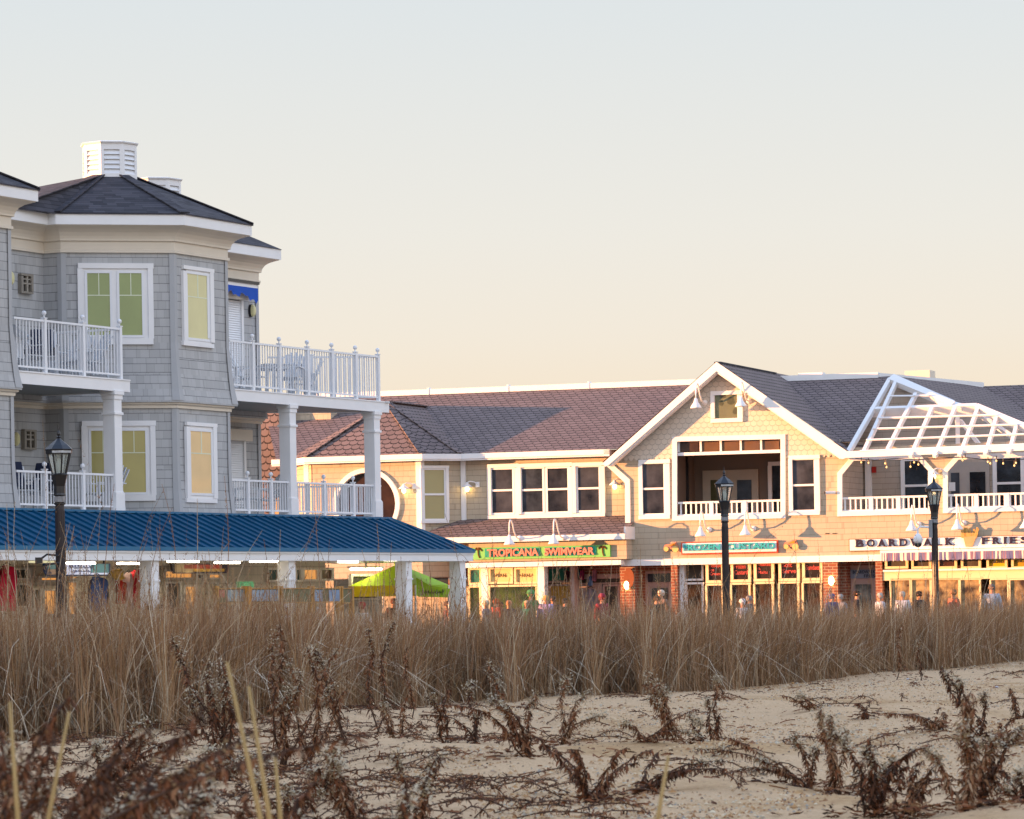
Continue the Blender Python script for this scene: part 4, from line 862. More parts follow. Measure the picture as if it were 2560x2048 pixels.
def serif_text(word,x0,x1,ytop,ybot,slope):
    n=len(word); cw=[1.25 if c in 'W' else (.55 if c=='I' else 1.0) for c in word]; tot=sum(cw)+.22*(n-1); u=(x1-x0)/tot; x=x0
    for c,wd in zip(word,cw):
        dy=-(x-x0)*slope; a,b=x,x+wd*u
        text(Q,c,a+1.5 if c!='I' else a+3,ytop+dy,b-1.5 if c!='I' else b-3,ybot+dy,.12,.05,PUR,parent=s3,bold=.02)
        sf=MB(); h=2.2; bot={'O':[], 'S':[]}
        if c not in 'OSW':
            for sx_ in ([a+3,b-3] if c in 'ARK' else [a+3]) if c!='I' else [(a+b)/2]: sf.rbox(Q,sx_-4,ybot+dy-h,sx_+4,ybot+dy,.12,.052)
        if c not in 'OSA' :
            for sx_ in ([a+3,b-3] if c in 'WK' else [a+3]) if c!='I' else [(a+b)/2]: sf.rbox(Q,sx_-4,ytop+dy,sx_+4,ytop+dy+h,.12,.051)
        if sf.v: sf.build('serif',PUR,s3)
        x+=wd*u+.22*u
serif_text('BOARDWALK',2139,2385,1349,1368,.0195); serif_text('FRIES',2454,2572,1343,1361,.0195)
# fries cup emblem
P_=lambda x,y,o: Q.P(x,y,o)
m=MB().prism([P_(2408,1343,.20),P_(2441,1340,.20),P_(2431,1366,.20),P_(2414,1367,.20)],-Q.n*.10); c_=m.build('fries_emblem',mat('wood_cup','#c8a070',.6,.15,9)); tag(c_,'cup of fries emblem in the middle of the boardwalk fries sign','emblem')
m=MB()
for i in range(12):
    x=2406+i*3.1; m.beam(P_(x,1345,.17),P_(x+random.uniform(-6,7),1322+random.uniform(-4,8),.17),.05,.05)
m.build('fry',mat('fry_yellow','#c9a05a',.6,.2,8),c_)
# custard sign mascot spot: plain round lamp bracket board on the brick pillar
m=MB().prism([P_(1572+13*math.cos(t),1446+24*math.sin(t),.12) for t in [2*math.pi*i/20 for i in range(20)]],-Q.n*.08); c_=m.build('hanging_sign',mat('brown_oval','#8a4a28',.6,.2,5)); tag(c_,'plain brown oval sign on the first brick pillar','sign')
MB().beam(P_(1583,1421,.06),P_(1583,1421,-.35),.04,.04).build('bracket',BLK,c_)
# lettering on swimwear windows
for sx0,sx1 in ((1234,1268),(1298,1334)):
    scribble(Q,sx0,1433,sx1,1444,OS2-.255,mat('brown_script%d'%sx0,'#9a7a3a',.6),rbld_win,6)
# small utility sockets
m=MB()
for x in (2068,2086): m.rbox(Q,x-5,1333,x+5,1335,0,.02)
o_=m.build('wall_outlet',BLK); tag(o_,'two small dark wall outlets between the custard and fries signs','outlet')
# ---- gooseneck lamps
def gooseneck(px,py,lab,o=0,sc=1.0,first=[None]):
    # px,py: pixel of the wall mount
    p=Q.P(px,py,o); s0=(p-Q.O).dot(Q.e); z=p.z
    if first[0] is None:
        g=empty('gooseneck_lamp',(0,0,0)); W=lambda s,o_,z_: Q.e*s+Q.n*o_+Vector((0,0,z_))
        pts=[W(0,.02,0),W(0,.16,.0),W(0,.34,.06),W(0,.50,.22),W(0,.60,.42),W(0,.70,.52),W(0,.80,.53),W(0,.88,.44),W(0,.90,.25),W(0,.90,.05)]
        m=MB().tube(pts,.022,7); a=m.build('arm',WHT,g,smooth=True)
        m=MB(); m.lathe((0,0,0),[(.11,0),(.10,.03),(.05,.10)],10); 
        mm=MB(); ring=[[W(r*math.cos(t),oo,r*math.sin(t)) for t in [2*math.pi*i/12 for i in range(12)]] for r,oo in ((.085,0),(.08,.03),(.035,.08))]
        for q in range(2):
            for i in range(12): j=(i+1)%12; mm.poly([ring[q][i],ring[q][j],ring[q+1][j],ring[q+1][i]])
        mm.poly(ring[2]); mm.build('wall_plate',WHT,g)
        hd=MB(); c=W(0,.90,0); hd.lathe(c,[(.03,.10),(.05,.06),(.07,-.02),(.12,-.10),(.165,-.17),(.17,-.20),(.15,-.20),(.05,-.05)],16); hd.build('shade',WHT,g,smooth=True)
        first[0]=g
    else: g=copy_tree(first[0])
    g.location=Q.W(s0,o,z); tag(g,lab,'lamp','white gooseneck lamps over the shop signs and gable'); return g
gooseneck(1299,1346,'white gooseneck lamp over the left part of the green swimwear sign',OAp+.04)
gooseneck(1409,1344,'white gooseneck lamp over the middle of the green swimwear sign',OAp+.04)
gooseneck(1773,1325,'white gooseneck lamp over the left half of the custard sign')
gooseneck(1884,1322,'white gooseneck lamp over the right half of the custard sign')
gooseneck(2297,1311,'white gooseneck lamp over the boardwalk word of the fries sign')
gooseneck(2410,1308,'white gooseneck lamp beside the fries cup emblem')
gooseneck(2580,1304,'white gooseneck lamp over the fries word at the frame edge')
gooseneck(1762,1007,'white gooseneck lamp left of the small gable window',.035)
gooseneck(1873,1003,'white gooseneck lamp right of the small gable window',.035)
# ---- lit barn sconces
def sconce(px,py,lab,fr=Q,o=0,first=[None]):
    if first[0] is None:
        g=empty('wall_sconce'); W=lambda s,o_,z_: Q.e*s+Q.n*o_+Vector((0,0,z_))
        m=MB().tube([W(.28,.0,.02),W(.2,.10,.10),W(.08,.16,.12),W(0,.18,.08)],.02,6); mm=MB()
        a=m.build('arm',WHT,g); mm.lathe(W(0,.18,0),[(.03,.10),(.05,.05),(.16,-.04),(.165,-.06),(.04,-.03)],14); mm.build('shade',WHT,g,smooth=True)
        MB().ball(W(0,.18,-.11),.062,10,8,1.25).build('bulb',LAMPW,g,smooth=True); MB().box(Fr((0,0),R(109.8)),.22,.34,-.0,.04,-.06,.10).build('wall_plate',WHT,g); first[0]=g
    else: g=copy_tree(first[0])
    p=fr.P(px,py,o); g.location=p; tag(g,lab,'lamp','lit barn style wall sconces'); return g
sconce(1015,1218,'lit sconce on the sunlit turret wall right of the round window',Q,OT)
sconce(1173,1214,'lit sconce on the shaded wall between turret window and dark windows',Q,OR)
sconce(1541,1208,'lit sconce on the cream wall left of the gable corner board',Q,OR)
sconce(2338,1182,'lit sconce on the pillar between the two terrace openings',Q,0)
for px,py,lab in ((2078,1452,'glowing oval lamp on the middle brick pillar'),(1567,1463,'glowing oval lamp on the first brick pillar')):
    p=Q.P(px,py,.08); m=MB().ball(p,.085,10,8,1.6); o_=m.build('pillar_lamp',LAMPW,smooth=True); tag(o_,lab,'lamp','oval lamps on the brick pillars'); MB().box(Q,(p-Q.O).dot(Q.e)-.06,(p-Q.O).dot(Q.e)+.06,.0,.05,p.z-.1,p.z+.1).build('wall_plate',BLK,o_)
# security camera on the wall
p=Q.P(2082,1232,.0); m=MB(); s0=(p-Q.O).dot(Q.e); m.tube([Q.W(s0,.0,p.z),Q.W(s0-.02,.15,p.z-.02)],.03,8); c_=m.build('wall_camera',WHT); MB().tube([Q.W(s0+.10,.10,p.z),Q.W(s0-.16,.24,p.z)],.05,10).build('housing',WHT,c_); MB().tube([Q.W(s0-.16,.24,p.z),Q.W(s0-.19,.256,p.z)],.042,10).build('lens',BLK,c_); tag(c_,'small white bullet camera left of the first terrace opening','camera')
# hanging swimwear
def hang(px,py,w2,h2,col,lab,fr=Q,o=-.6,name='hanging_clothes',cat='clothing',cols=None,grp=None):
    a0,a1,z0,z1=fr.rect(px-w2/2,py,px+w2/2,py+h2,o); m=MB(); n=10; c=(a0+a1)/2; hw=(a1-a0)/2
    prof=[(1.0,.18),(.95,.62),(.9,1.0),(.82,.75),(.5,.70),(.0,.82)]
    cols_=7; rows=8; vs=[[None]*(cols_+1) for _ in range(rows+1)]
    for r in range(rows+1):
        t=r/rows; wdt=(.45+.55*min(1,t*5))*(1-.12*t)+.05*math.sin(r*1.7+px)
        for q in range(cols_+1):
            u=q/cols_*2-1; vs[r][q]=(c+u*hw*wdt,o+.05*math.sin(q*1.9+r*.3+px)+.06,z1-(z1-z0)*t+(.03*abs(u) if r==rows else 0)+( -.05*abs(u) if r==0 else 0))
    for side in (0,-.05):
        for r in range(rows):
            for q in range(cols_): m.poly([fr.W(vs[r][q][0],vs[r][q][1]+side,vs[r][q][2]),fr.W(vs[r][q+1][0],vs[r][q+1][1]+side,vs[r][q+1][2]),fr.W(vs[r+1][q+1][0],vs[r+1][q+1][1]+side,vs[r+1][q+1][2]),fr.W(vs[r+1][q][0],vs[r+1][q][1]+side,vs[r+1][q][2])])
    o_=m.build(name,mat('cloth_'+lab[:14].replace(' ','_'),col,.85,.35,5,bump=.2),smooth=True); tag(o_,lab,cat,grp)
    MB().tube([fr.W(c-hw*.4,o+.04,z1),fr.W(c,o+.04,z1+.05),fr.W(c+hw*.4,o+.04,z1)],.01,4).build('hanger',BLK,o_); return o_
SW='swimwear hung in the shop doorway'
for px,py,w2,h2,col,lab in ((1418,1424,12,30,'#6a2a40','dark printed swimsuit hung left in the shop doorway'),(1446,1420,12,30,'#1f6a78','teal swimsuit hung beside the mauve pilaster'),(1457,1424,11,26,'#b03a6a','pink swimsuit hung next to the teal one'),(1477,1438,12,28,'#6a86b0','blue floral swimsuit hung in the doorway middle'),(1488,1422,12,32,'#b0788a','rose printed wrap hung above the doorway display'),(1478,1470,36,60,'#8a8088','grey long shirt displayed low in the doorway')):
    hang(px,py,w2,h2,col,lab,grp=SW)
CL='clothes hung under the porch'
for px,py,w2,h2,col,lab in ((14,1412,46,118,'#d0123c','bright red wetsuit hanging at the far left of the porch'),(240,1440,50,90,'#40517a','faded blue denim dress hung behind the lamp post'),(270,1438,18,95,'#b5a890','pale tan long garment hung beside the denim one'),(293,1421,26,30,'#caa040','golden yellow shirt hung right of the denim garment'),(296,1450,24,62,'#c0301c','orange red shirt with dark print hung under the yellow one'),(318,1430,20,100,'#c8a8a0','striped pale pink garment between two red shirts'),(338,1424,32,98,'#b0141c','deep red shirt hung left of the slim porch column')):
    hang(px,py,w2,h2,col,lab,fr=L,o=-.9,grp=CL)
# surf shop sign boards under the porch
def lsign(x0,y0,x1,y1,o,lab,bands,edge):
    a0,a1,z0,z1=L.rect(x0,y0,x1,y1,o); m=MB(); cs=[]
    n=8
    for i in range(n+1): t=math.pi*i/n
    m.prism([L.W(a0,o,z1),L.W(a0+.03,o,z0+.10),L.W(a0+.12,o,z0),L.W(a1-.12,o,z0),L.W(a1-.03,o,z0+.10),L.W(a1,o,z1)],L.n*.06); b_=m.build('shop_sign',edge); tag(b_,lab,'sign')
    for (fx0,fy0,fx1,fy1,mm) in bands:
        MB().box(L,a0+(a1-a0)*fx0,a0+(a1-a0)*fx1,o+.06,o+.075,z1-(z1-z0)*fy1,z1-(z1-z0)*fy0).build('face',mm,b_)
    MB().box(L,a0+.2,a0+.24,o+.01,o+.05,z1,ZFB+.11).build('hanger',BLK,b_); MB().box(L,a1-.24,a1-.2,o+.01,o+.05,z1,ZFB+.11).build('hanger',BLK,b_)
    return b_
PB1=mat('sign_white','#dfe4ee',.4,.1,2,emis='#c8d4ff',es=.15); PB2=mat('sign_sky','#6ab0c4',.4,.15,3); PB3=mat('sign_peach','#d8b8a4',.5,.1,2)
s_=lsign(106,1409,271,1440,-2.0,'wide pale blue surf shop sign behind the near lamp post',[(.04,.05,.3,.45,PB2),(.04,.47,.3,.9,PB3),(.31,.05,.68,.9,PB1),(.69,.05,.96,.75,PB2),(.69,.76,.96,.9,PB1)],mat('sign_blue_edge','#2c4270',.5))
scribble(L,172,1411,236,1423,-1.925,mat('sign_script','#5a6a98',.5),s_,9); scribble(L,182,1425,226,1431,-1.925,bpy.data.materials['sign_script'],s_,7); scribble(L,112,1429,130,1435,-1.925,bpy.data.materials['sign_script'],s_,4)
s_=lsign(424,1409,568,1434,-2.0,'red and yellow shop sign under the bright tube light',[(.05,.05,.35,.9,mat('sign_buff','#c4a878',.5,.2,4)),(.20,.12,.86,.52,mat('sign_red','#a8402c',.5,.15,5)),(.36,.53,.9,.82,mat('sign_gold','#c89a3a',.5,.2,5))],mat('sign_dark_edge','#2a2233',.5))
# ================================================================== STREET LAMPS
def lamp_proto():
    g=empty('street_lamp'); H=4.62
    m=MB(); m.lathe((0,0,0),[(.20,0),(.20,.12),(.14,.30),(.12,.7),(.085,.78),(.080,3.22),(.075,3.30)],16); m.build('post',BLK2,g)
    m=MB()
    for i in range(12):
        t=2*math.pi*i/12; m.tube([(.082*math.cos(t),.082*math.sin(t),.8),(.078*math.cos(t),.078*math.sin(t),3.2)],.008,4)
    m.build('flute',BLK2,g)
    m=MB(); m.lathe((0,0,0),[(.085,3.30),(.105,3.31),(.105,3.33),(.085,3.34),(.085,3.45),(.11,3.47),(.10,3.50),(.10,3.62),(.14,3.80),(.16,3.82),(.14,3.84)],8)
    fi=m.build('lantern_base',BLK,g); MB().lathe((0,0,0),[(.090,3.345),(.094,3.35),(.094,3.44),(.09,3.445)],12).build('worn_band',mat('worn_silver_paint','#8f8f92',.5,.4,12),fi)
    m=MB(); z0,z1,r0,r1=3.84,4.19,.125,.205; n=8
    for i in range(n):
        t=2*math.pi*(i+.5)/n; m.beam((r0*math.cos(t),r0*math.sin(t),z0),(r1*math.cos(t),r1*math.sin(t),z1),.022,.022)
    lf=m.build('lantern_frame',BLK,g)
    gm,gn,gb=newmat('frosted_lantern_glass') if 'frosted_lantern_glass' not in bpy.data.materials else (None,None,None)
    gb.inputs['Base Color'].default_value=(.75,.8,.76,1); gb.inputs['Transmission Weight'].default_value=.75; gb.inputs['Roughness'].default_value=.25; gb.inputs['IOR'].default_value=1.1
    m=MB(); 
    for i in range(n):
        t0=2*math.pi*(i+.5)/n; t1=2*math.pi*(i+1.5)/n; m.poly([(r0*.96*math.cos(t0),r0*.96*math.sin(t0),z0),(r0*.96*math.cos(t1),r0*.96*math.sin(t1),z0),(r1*.96*math.cos(t1),r1*.96*math.sin(t1),z1),(r1*.96*math.cos(t0),r1*.96*math.sin(t0),z1)])
    m.build('lantern_glass',gm,g); MB().lathe((0,0,0),[(.05,3.84),(.055,4.0),(.03,4.1)],10).build('bulb',mat('bulb_glass','#c8ccc4',.3),g)
    m=MB().lathe((0,0,0),[(.225,4.175),(.232,4.185),(.232,4.235),(.22,4.245)],8); r=m.build('rim',BLK,g)
    mw=MB()
    for i in range(8):
        t0=2*math.pi*(i+.5)/8; t1=2*math.pi*(i+1.5)/8; mid=(t0+t1)/2
        if -2.2<((mid+math.pi)%(2*math.pi)-math.pi)<-.3:
            q=lambda t,z,k=.236: (k*math.cos(t),k*math.sin(t),z); mw.poly([q(t0,4.19),q(t1,4.19),q(t1,4.23),q(t0,4.23)])
    mw.build('worn_patch',mat('pale_worn_paint','#c4c6c8',.6,.4,20),r)
    m=MB().lathe((0,0,0),[(.245,4.235),(.25,4.255),(.17,4.33),(.08,4.40),(.045,4.43),(.03,4.45),(.045,4.47),(.02,4.49),(.035,4.52),(.03,4.55),(.012,4.58),(.006,4.68)],8); m.build('cap',BLK,g); return g
lp=lamp_proto()
for i,(px,Y,lab) in enumerate(((150,62,'nearest dark street lamp in front of the blue porch roof at the left'),(1812,88,'black street lamp in front of the gable and custard sign'),(2336,95.5,'black street lamp with a dome camera in front of the fries sign'))):
    g=lp if i==0 else copy_tree(lp); d=ray(px,1300)*Y; g.location=(d.x,Y,0); tag(g,lab,'street lamp','black street lamps along the boardwalk'); 
    if i==2: lx,ly=d.x,Y
    if i==0: l0=(d.x,Y)
m=MB(); z=3.05; m.wbox(lx-.16,lx-.07,ly-.14,ly-.02,z-.1,z+.38); dc=m.build('dome_camera',mat('grey_box','#8a8c90',.5)); tag(dc,'white dome camera on a bracket on the street lamp by the fries sign','camera')
MB().tube([(lx-.12,ly-.10,z+.18),(lx-.40,ly-.12,z+.20),(lx-.46,ly-.12,z+.14),(lx-.46,ly-.12,z)],.028,8).build('arm',WHT,dc)
MB().lathe((lx-.46,ly-.12,z-.25),[(.09,0.02),(.115,.08),(.115,.17),(.07,.24),(.03,.27)],16).build('housing',WHT,dc,smooth=True); MB().ball((lx-.46,ly-.12,z-.26),.098,14,8,.9).build('dome',BLK,dc,smooth=True)
m=MB(); x,y=l0; m.tube([(x,y-.08,2.42),(x-.22,y-.1,2.45),(x-.32,y-.1,2.38)],.02,6); m.tube([(x,y-.08,2.30),(x-.20,y-.1,2.28),(x-.28,y-.1,2.25)],.02,6); m.wbox(x-.42,x-.3,y-.16,y-.04,2.30,2.40); b_=m.build('banner_bracket',BLK); tag(b_,'broken dark bracket on the nearest lamp post','bracket')
# ================================================================== GREEN TENT, POSTER WALL
tn=empty('canopy_tent'); tag(tn,'lime green and yellow pop-up canopy tent on the boardwalk behind the porch columns','tent')
YT_=88.5; TF=Fr((0,YT_),R(90+24)); LIME=mat('lime_fabric','#c6e428',.75,.12,2); LIM2=mat('green_fabric','#9cc428',.75,.12,2); YEL=mat('yellow_fabric','#ecd010',.75,.08,2)
def tpt(x,y,o=0): return TF.P(x,y,o)
c0=tpt(872,1466); c1=tpt(1046,1466,0); S2=2.6
wv=(c1-c0); wid=wv.length; fw=TF.e; dp=-TF.n
z1=c0.z; zt2=z1+.55
A=c0; B=c0+fw*1.85; Cc=B+dp*1.95; D=A+dp*1.95; top=(A+Cc)/2; top.z=zt2
A.z=B.z=Cc.z=D.z=z1
m=MB(); m.poly([A,B,top]); m.build('canopy',LIME,tn); m=MB(); m.poly([B,Cc,top]); m.poly([Cc,D,top]); m.poly([D,A,top]); m.build('canopy',LIM2,tn)
m=MB(); n=12
for i in range(n):
    a=A+(B-A)*i/n; b=A+(B-A)*(i+1)/n; m.poly([a,b,b-Vector((0,0,.27)),a-Vector((0,0,.27))])
m.build('valance',YEL,tn); m=MB(); m.poly([B,Cc,Cc-Vector((0,0,.27)),B-Vector((0,0,.27))]); m.poly([D,A,A-Vector((0,0,.27)),D-Vector((0,0,.27))]); m.build('valance',LIM2,tn)
m=MB()
for p in (A,B,Cc,D): m.tube([(p.x,p.y,0),(p.x,p.y,z1)],.025,6)
m.build('leg',WHT,tn)
m=MB().ball(top+Vector((0,0,.0)),.12,8,6,1.2); m.build('top_cap',LIME,tn)
# green side wing of the tent with dark script
g2=MB(); a=tpt(1040,1444,.3); b=tpt(1046,1492,.3); c=tpt(1118,1494,.3); d=tpt(1124,1472,.3); e=tpt(1075,1464,.3); 
g2.prism([a,b,c,d,e],-TF.n*.03); s_=g2.build('tent_banner',LIM2); tag(s_,'olive green banner panel with dark script beside the canopy tent','banner')
scribble(TF,1056,1473,1112,1487,.34,mat('dark_green_script','#3c4a14',.6),s_,8)
# poster wall: wood framed boards with sea pictures
PW=Fr(xy(L,0,.9),R(26.6)); PO=0
def board(x0,y0,x1,y1,pics,lab):
    m=MB().rbox(L,x0,y0,x1,y1,.55,.06); b_=m.build('poster_board',mat('tan_board','#6f6a4c',.7,.1,2)); tag(b_,lab,'poster board','framed picture boards along the porch')
    MB().frame(L,x0,y0-2,x1,y1+3,2.5,.60,.03).build('frame',WOOD,b_)
    mp=MB(); 
    for x in (x0+1,x1-1): 
        s=L.s_(x,.6,1500); mp.box(L,s-.05,s+.05,.5,.6,0,L.at(x,y0,.6)[1]+.06)
    mp.build('post',WOOD,b_)
    for i,(a,b,c,d,col) in enumerate(pics): MB().rbox(L,a,b,c,d,.615,.008).build('picture',mat('sea_picture%d'%a,col,.5,.45,2.2),b_)
board(545,1472,618,1506,[(547,1475,562,1494,'#b86a5a'),(566,1475,616,1503,'#8f9a9c')],'picture board with a small red poster left of the orange post')
board(624,1472,698,1505,[(627,1475,695,1503,'#93a4b4')],'picture board of sea scenes just right of the orange post')
board(704,1472,782,1505,[],'blank olive picture board in the middle of the row')
board(784,1472,852,1504,[(787,1475,806,1503,'#8ea2b8'),(823,1475,851,1503,'#8fa6c4')],'picture board with two blue sea pictures')
board(856,1472,884,1506,[],'narrow olive board at the right end of the row')
m=MB(); g_=MB().rbox(L,596,1454,636,1469,-1.2,.05).build('shop_sign',mat('green_poster','#5aa878',.5,.2,3)); tag(g_,'small green sign on the tan wall above the picture boards','sign'); MB().box(L,L.s_(616,-1.2)-.03,L.s_(616,-1.2)+.03,-1.22,-1.2,0,2.0).build('post',WOOD,g_)
p=L.P(621,1485,.7); m=MB().box(L,(p-L.O).dot(L.e)-.07,(p-L.O).dot(L.e)+.07,.65,.75,0,L.at(621,1468,.7)[1]); o_=m.build('wooden_post',mat('orange_wood','#c8882c',.5,.15,6)); tag(o_,'orange wooden post between two picture boards','post')
# ================================================================== BALCONY FURNITURE
def adirondack(mat_,cush=None):
    g=empty('patio_chair'); m=MB()
    for i in range(6): x=-.25+i*.1; m.beam((x,.28,.45),(x*1.15,.52,1.08-abs(x)*.5),.075,.02,(0,-1,.3))
    m.build('backrest',mat_,g); m=MB()
    for i in range(5): m.beam((-.27,-.25+i*.12,.42-i*.012),(.27,-.25+i*.12,.42-i*.012),.095,.02)
    m.build('seat',mat_,g)
    for sx in (-1,1):
        m=MB(); m.beam((sx*.29,-.28,0),(sx*.29,-.28,.64),.045,.045,(0,1,0)); m.build('leg',mat_,g); m=MB(); m.beam((sx*.29,.40,0),(sx*.29,.30,.66),.045,.045,(0,1,0)); m.build('leg',mat_,g); m=MB(); m.beam((sx*.30,-.32,.66),(sx*.30,.42,.64),.09,.025); m.build('armrest',mat_,g)
    if cush:
        m=MB(); m.wbox(-.26,.26,-.28,.26,.44,.54); m.build('cushion',cush,g,bevel=.03); m=MB(); m.beam((0,.24,.48),(0,.46,1.05),.5,.09,(0,-1,.3)); m.build('back_cushion',cush,g,bevel=.03)
    return g
def table(mat_,h=.74,r=.5):
    g=empty('patio_table'); m=MB()
    for i in range(9): x=-r+.06+i*(2*r-.12)/8; hw=math.sqrt(max(.02,r*r*1.3-x*x)) if 0 else r; m.wbox(x-.05,x+.05,-hw,hw,h-.03,h)
    m.build('tabletop',mat_,g); m=MB(); m.wbox(-r+.04,r-.04,-r+.03,-r+.06,h-.12,h-.031); m.wbox(-r+.04,r-.04,r-.06,r-.03,h-.12,h-.031); m.build('apron',mat_,g)
    for sx in (-1,1):
        for sy in (-1,1): m=MB(); m.beam((sx*(r-.07),sy*(r-.07),0),(sx*(r-.12),sy*(r-.12),h-.03),.06,.06,(0,1,0)); m.build('leg',mat_,g)
    return g
def put(g,px,o,z,rz,lab,cat,grp=None):
    s=L.s_(px,o,900); p=L.W(s,o,z); g.location=p; g.rotation_euler=(0,0,rz); tag(g,lab,cat,grp)
GR1='white slatted furniture on the upper right balcony'
PC=mat('white_poly_lumber','#d4d8de',.5,.04)
ch=adirondack(PC); tb_=table(PC,.78,.55)
put(tb_,700,OB-.95,ZD,R(20),'white square slatted table on the upper right balcony','table',GR1)
put(ch,628,OB-.9,ZD,R(80),'white slatted chair left of the table against the roller shutter','chair',GR1)
c2_=copy_tree(ch); put(c2_,722,OB-.35,ZD,R(-10),'white slatted chair at the front of the balcony table, back to the sky','chair',GR1)
c3_=copy_tree(ch); put(c3_,752,OB-1.3,ZD,R(-80),'white slatted chair right of the table','chair',GR1)
GR2='navy cushioned chairs on the upper left balcony'
ch2=adirondack(PC,NAVY); put(ch2,62,OB-.8,ZD,R(60),'navy cushioned chair beside the white towel at far left','chair',GR2)
c4=copy_tree(ch2); put(c4,108,OB-.75,ZD,R(10),'navy cushioned chair behind the second railing post','chair',GR2)
c5=copy_tree(ch); put(c5,180,OB-1.2,ZD,R(-30),'white slatted chair under the wide upper window','chair')
c6=copy_tree(ch); put(c6,215,OB-.7,ZD,R(-60),'white slatted chair near the end of the upper left railing','chair')
p=L.W(L.s_(38,OB-.5,880),OB-.5,ZD); m=MB()
tw=[]; 
for i in range(9):
    for j in range(2): tw.append(p+L.e*(-.3+i*.085)+L.n*(.05*math.sin(i*2)+j*.1)+Vector((0,0,1.0-.035*i-.0*j)))
for i in range(8): m.poly([tw[2*i]-L.n*.1,tw[2*i+2]-L.n*.1,tw[2*i+2]-Vector((0,0,.62-.03*i)),tw[2*i]-Vector((0,0,.62-.03*(i-1)))]); m.poly([tw[2*i]-L.n*.1,tw[2*i+2]-L.n*.1,tw[2*i+3]+L.n*.1,tw[2*i+1]+L.n*.1])
o_=m.build('towel',mat('white_towel','#dfe4ea',.9,.1,5)); tag(o_,'white towel draped at the far left of the upper left balcony','towel')
c7=copy_tree(ch2); put(c7,42,OB-.7,ZL,R(30),'navy cushioned chair at the far left of the lower balcony','chair'); c8=copy_tree(ch2); put(c8,88,OB-.9,ZL,R(-20),'navy cushioned chair under the lower balcony vent','chair')
c9=copy_tree(ch); put(c9,250,OB-.9,ZL,R(-50),'white slatted chair behind the near column of the lower balcony','chair')
ca=copy_tree(ch); put(ca,600,OB-.9,ZL,R(70),'white slatted chair by the lower roller shutter','chair'); cb_=copy_tree(ch); put(cb_,652,OB-.9,ZL,R(-60),'white slatted chair right of the lower roller shutter','chair')
# ================================================================== PEOPLE
def skin(name,pts,edges,rad,m,root=0,sub=1):
    me=bpy.data.meshes.new(name); me.from_pydata([tuple(p) for p in pts],edges,[]); ob=bpy.data.objects.new(name,me); COL.objects.link(ob)
    md=ob.modifiers.new('s','SKIN'); me.skin_vertices or None
    for i,r in enumerate(rad):
        sv=me.skin_vertices[0].data[i]; sv.radius=(r,r) if not isinstance(r,tuple) else r; sv.use_root=(i==root)
    md.use_smooth_shade=True; s2=ob.modifiers.new('u','SUBSURF'); s2.levels=sub; s2.render_levels=sub
    dg=bpy.context.evaluated_depsgraph_get(); out=bpy.data.meshes.new_from_object(ob.evaluated_get(dg)); bpy.data.objects.remove(ob)
    out.materials.clear(); out.materials.append(m); out.name=name; 
    out.polygons.foreach_set('use_smooth',[True]*len(out.polygons)); return out
SKINM=mat('skin','#c08a6c',.6,.06,3)
P3=[(0,0,.95),(0,0,1.15),(0,0,1.36),(0,0,1.47),(0,-.01,1.54),(0,-.015,1.64),(0,-.01,1.71),
    (.17,0,1.42),(.24,.02,1.16),(.25,-.08,.92),(.25,-.12,.84),(-.17,0,1.42),(-.24,.02,1.16),(-.25,-.06,.92),(-.25,-.09,.84),
    (.09,0,.88),(.10,-.02,.50),(.10,.02,.09),(.10,-.12,.04),(-.09,0,.88),(-.10,.02,.50),(-.10,.06,.09),(-.10,-.08,.04)]
E3=[(0,1),(1,2),(2,3),(3,4),(4,5),(5,6),(2,7),(7,8),(8,9),(9,10),(2,11),(11,12),(12,13),(13,14),(0,15),(15,16),(16,17),(17,18),(0,19),(19,20),(20,21),(21,22)]
R3=[(.13,.10),(.12,.09),(.14,.10),.055,.055,(.085,.10),(.075,.09),.06,.045,.032,.035,.06,.045,.032,.035,.09,.06,.04,.035,.09,.06,.04,.035]
body_me=skin('body',P3,E3,R3,SKINM)
# fingers and thumb as part of the same body mesh
import bmesh
def add_to(me,mb):
    b=bmesh.new(); b.from_mesh(me); off=[b.verts.new(v) for v in mb.v]
    for f in mb.f:
        try: b.faces.new([off[i] for i in f])
        except ValueError: pass
    b.to_mesh(me); b.free()
hm=MB()
for sx,hy in ((1,-.12),(-1,-.09)):
    for i in range(4):
        y=hy-.03+i*.02; hm.tube([(sx*.25,y,.84),(sx*.25-.005*sx,y-.005,.79),(sx*.235,y-.01,.755+.006*abs(i-1.5))],[.010,.009,.007],5)
    hm.tube([(sx*.25,hy-.035,.87),(sx*.235,hy-.065,.83),(sx*.225,hy-.07,.80)],[.011,.010,.008],5)
hm.ball((0,-.115,1.635),.018,6,4); hm.ball((.035,-.095,1.655),.010,5,4); hm.ball((-.035,-.095,1.655),.010,5,4); hm.ball((.088,-.01,1.64),.022,6,4); hm.ball((-.088,-.01,1.64),.022,6,4)
add_to(body_me,hm)
jk_me=skin('jacket',[P3[i] for i in (0,1,2,3,7,8,9,11,12,13)],[(0,1),(1,2),(2,3),(2,4),(4,5),(5,6),(2,7),(7,8),(8,9)],[(.17,.13),(.165,.125),(.175,.13),.085,.085,.07,.052,.085,.07,.052],SKINM)
tr_me=skin('trousers',[P3[i] for i in (0,15,16,17,19,20,21)],[(0,1),(1,2),(2,3),(0,4),(4,5),(5,6)],[(.15,.12),.11,.08,.06,.11,.08,.06],SKINM)
hb=MB().lathe((0,.005,1.60),[(.06,-.03),(.088,.0),(.096,.06),(.085,.115),(.045,.145),(.01,.15)],12,sy=1.08); hair_me=hb.build('hair',SKINM,smooth=True).data; bpy.data.objects.remove(bpy.data.objects['hair'])
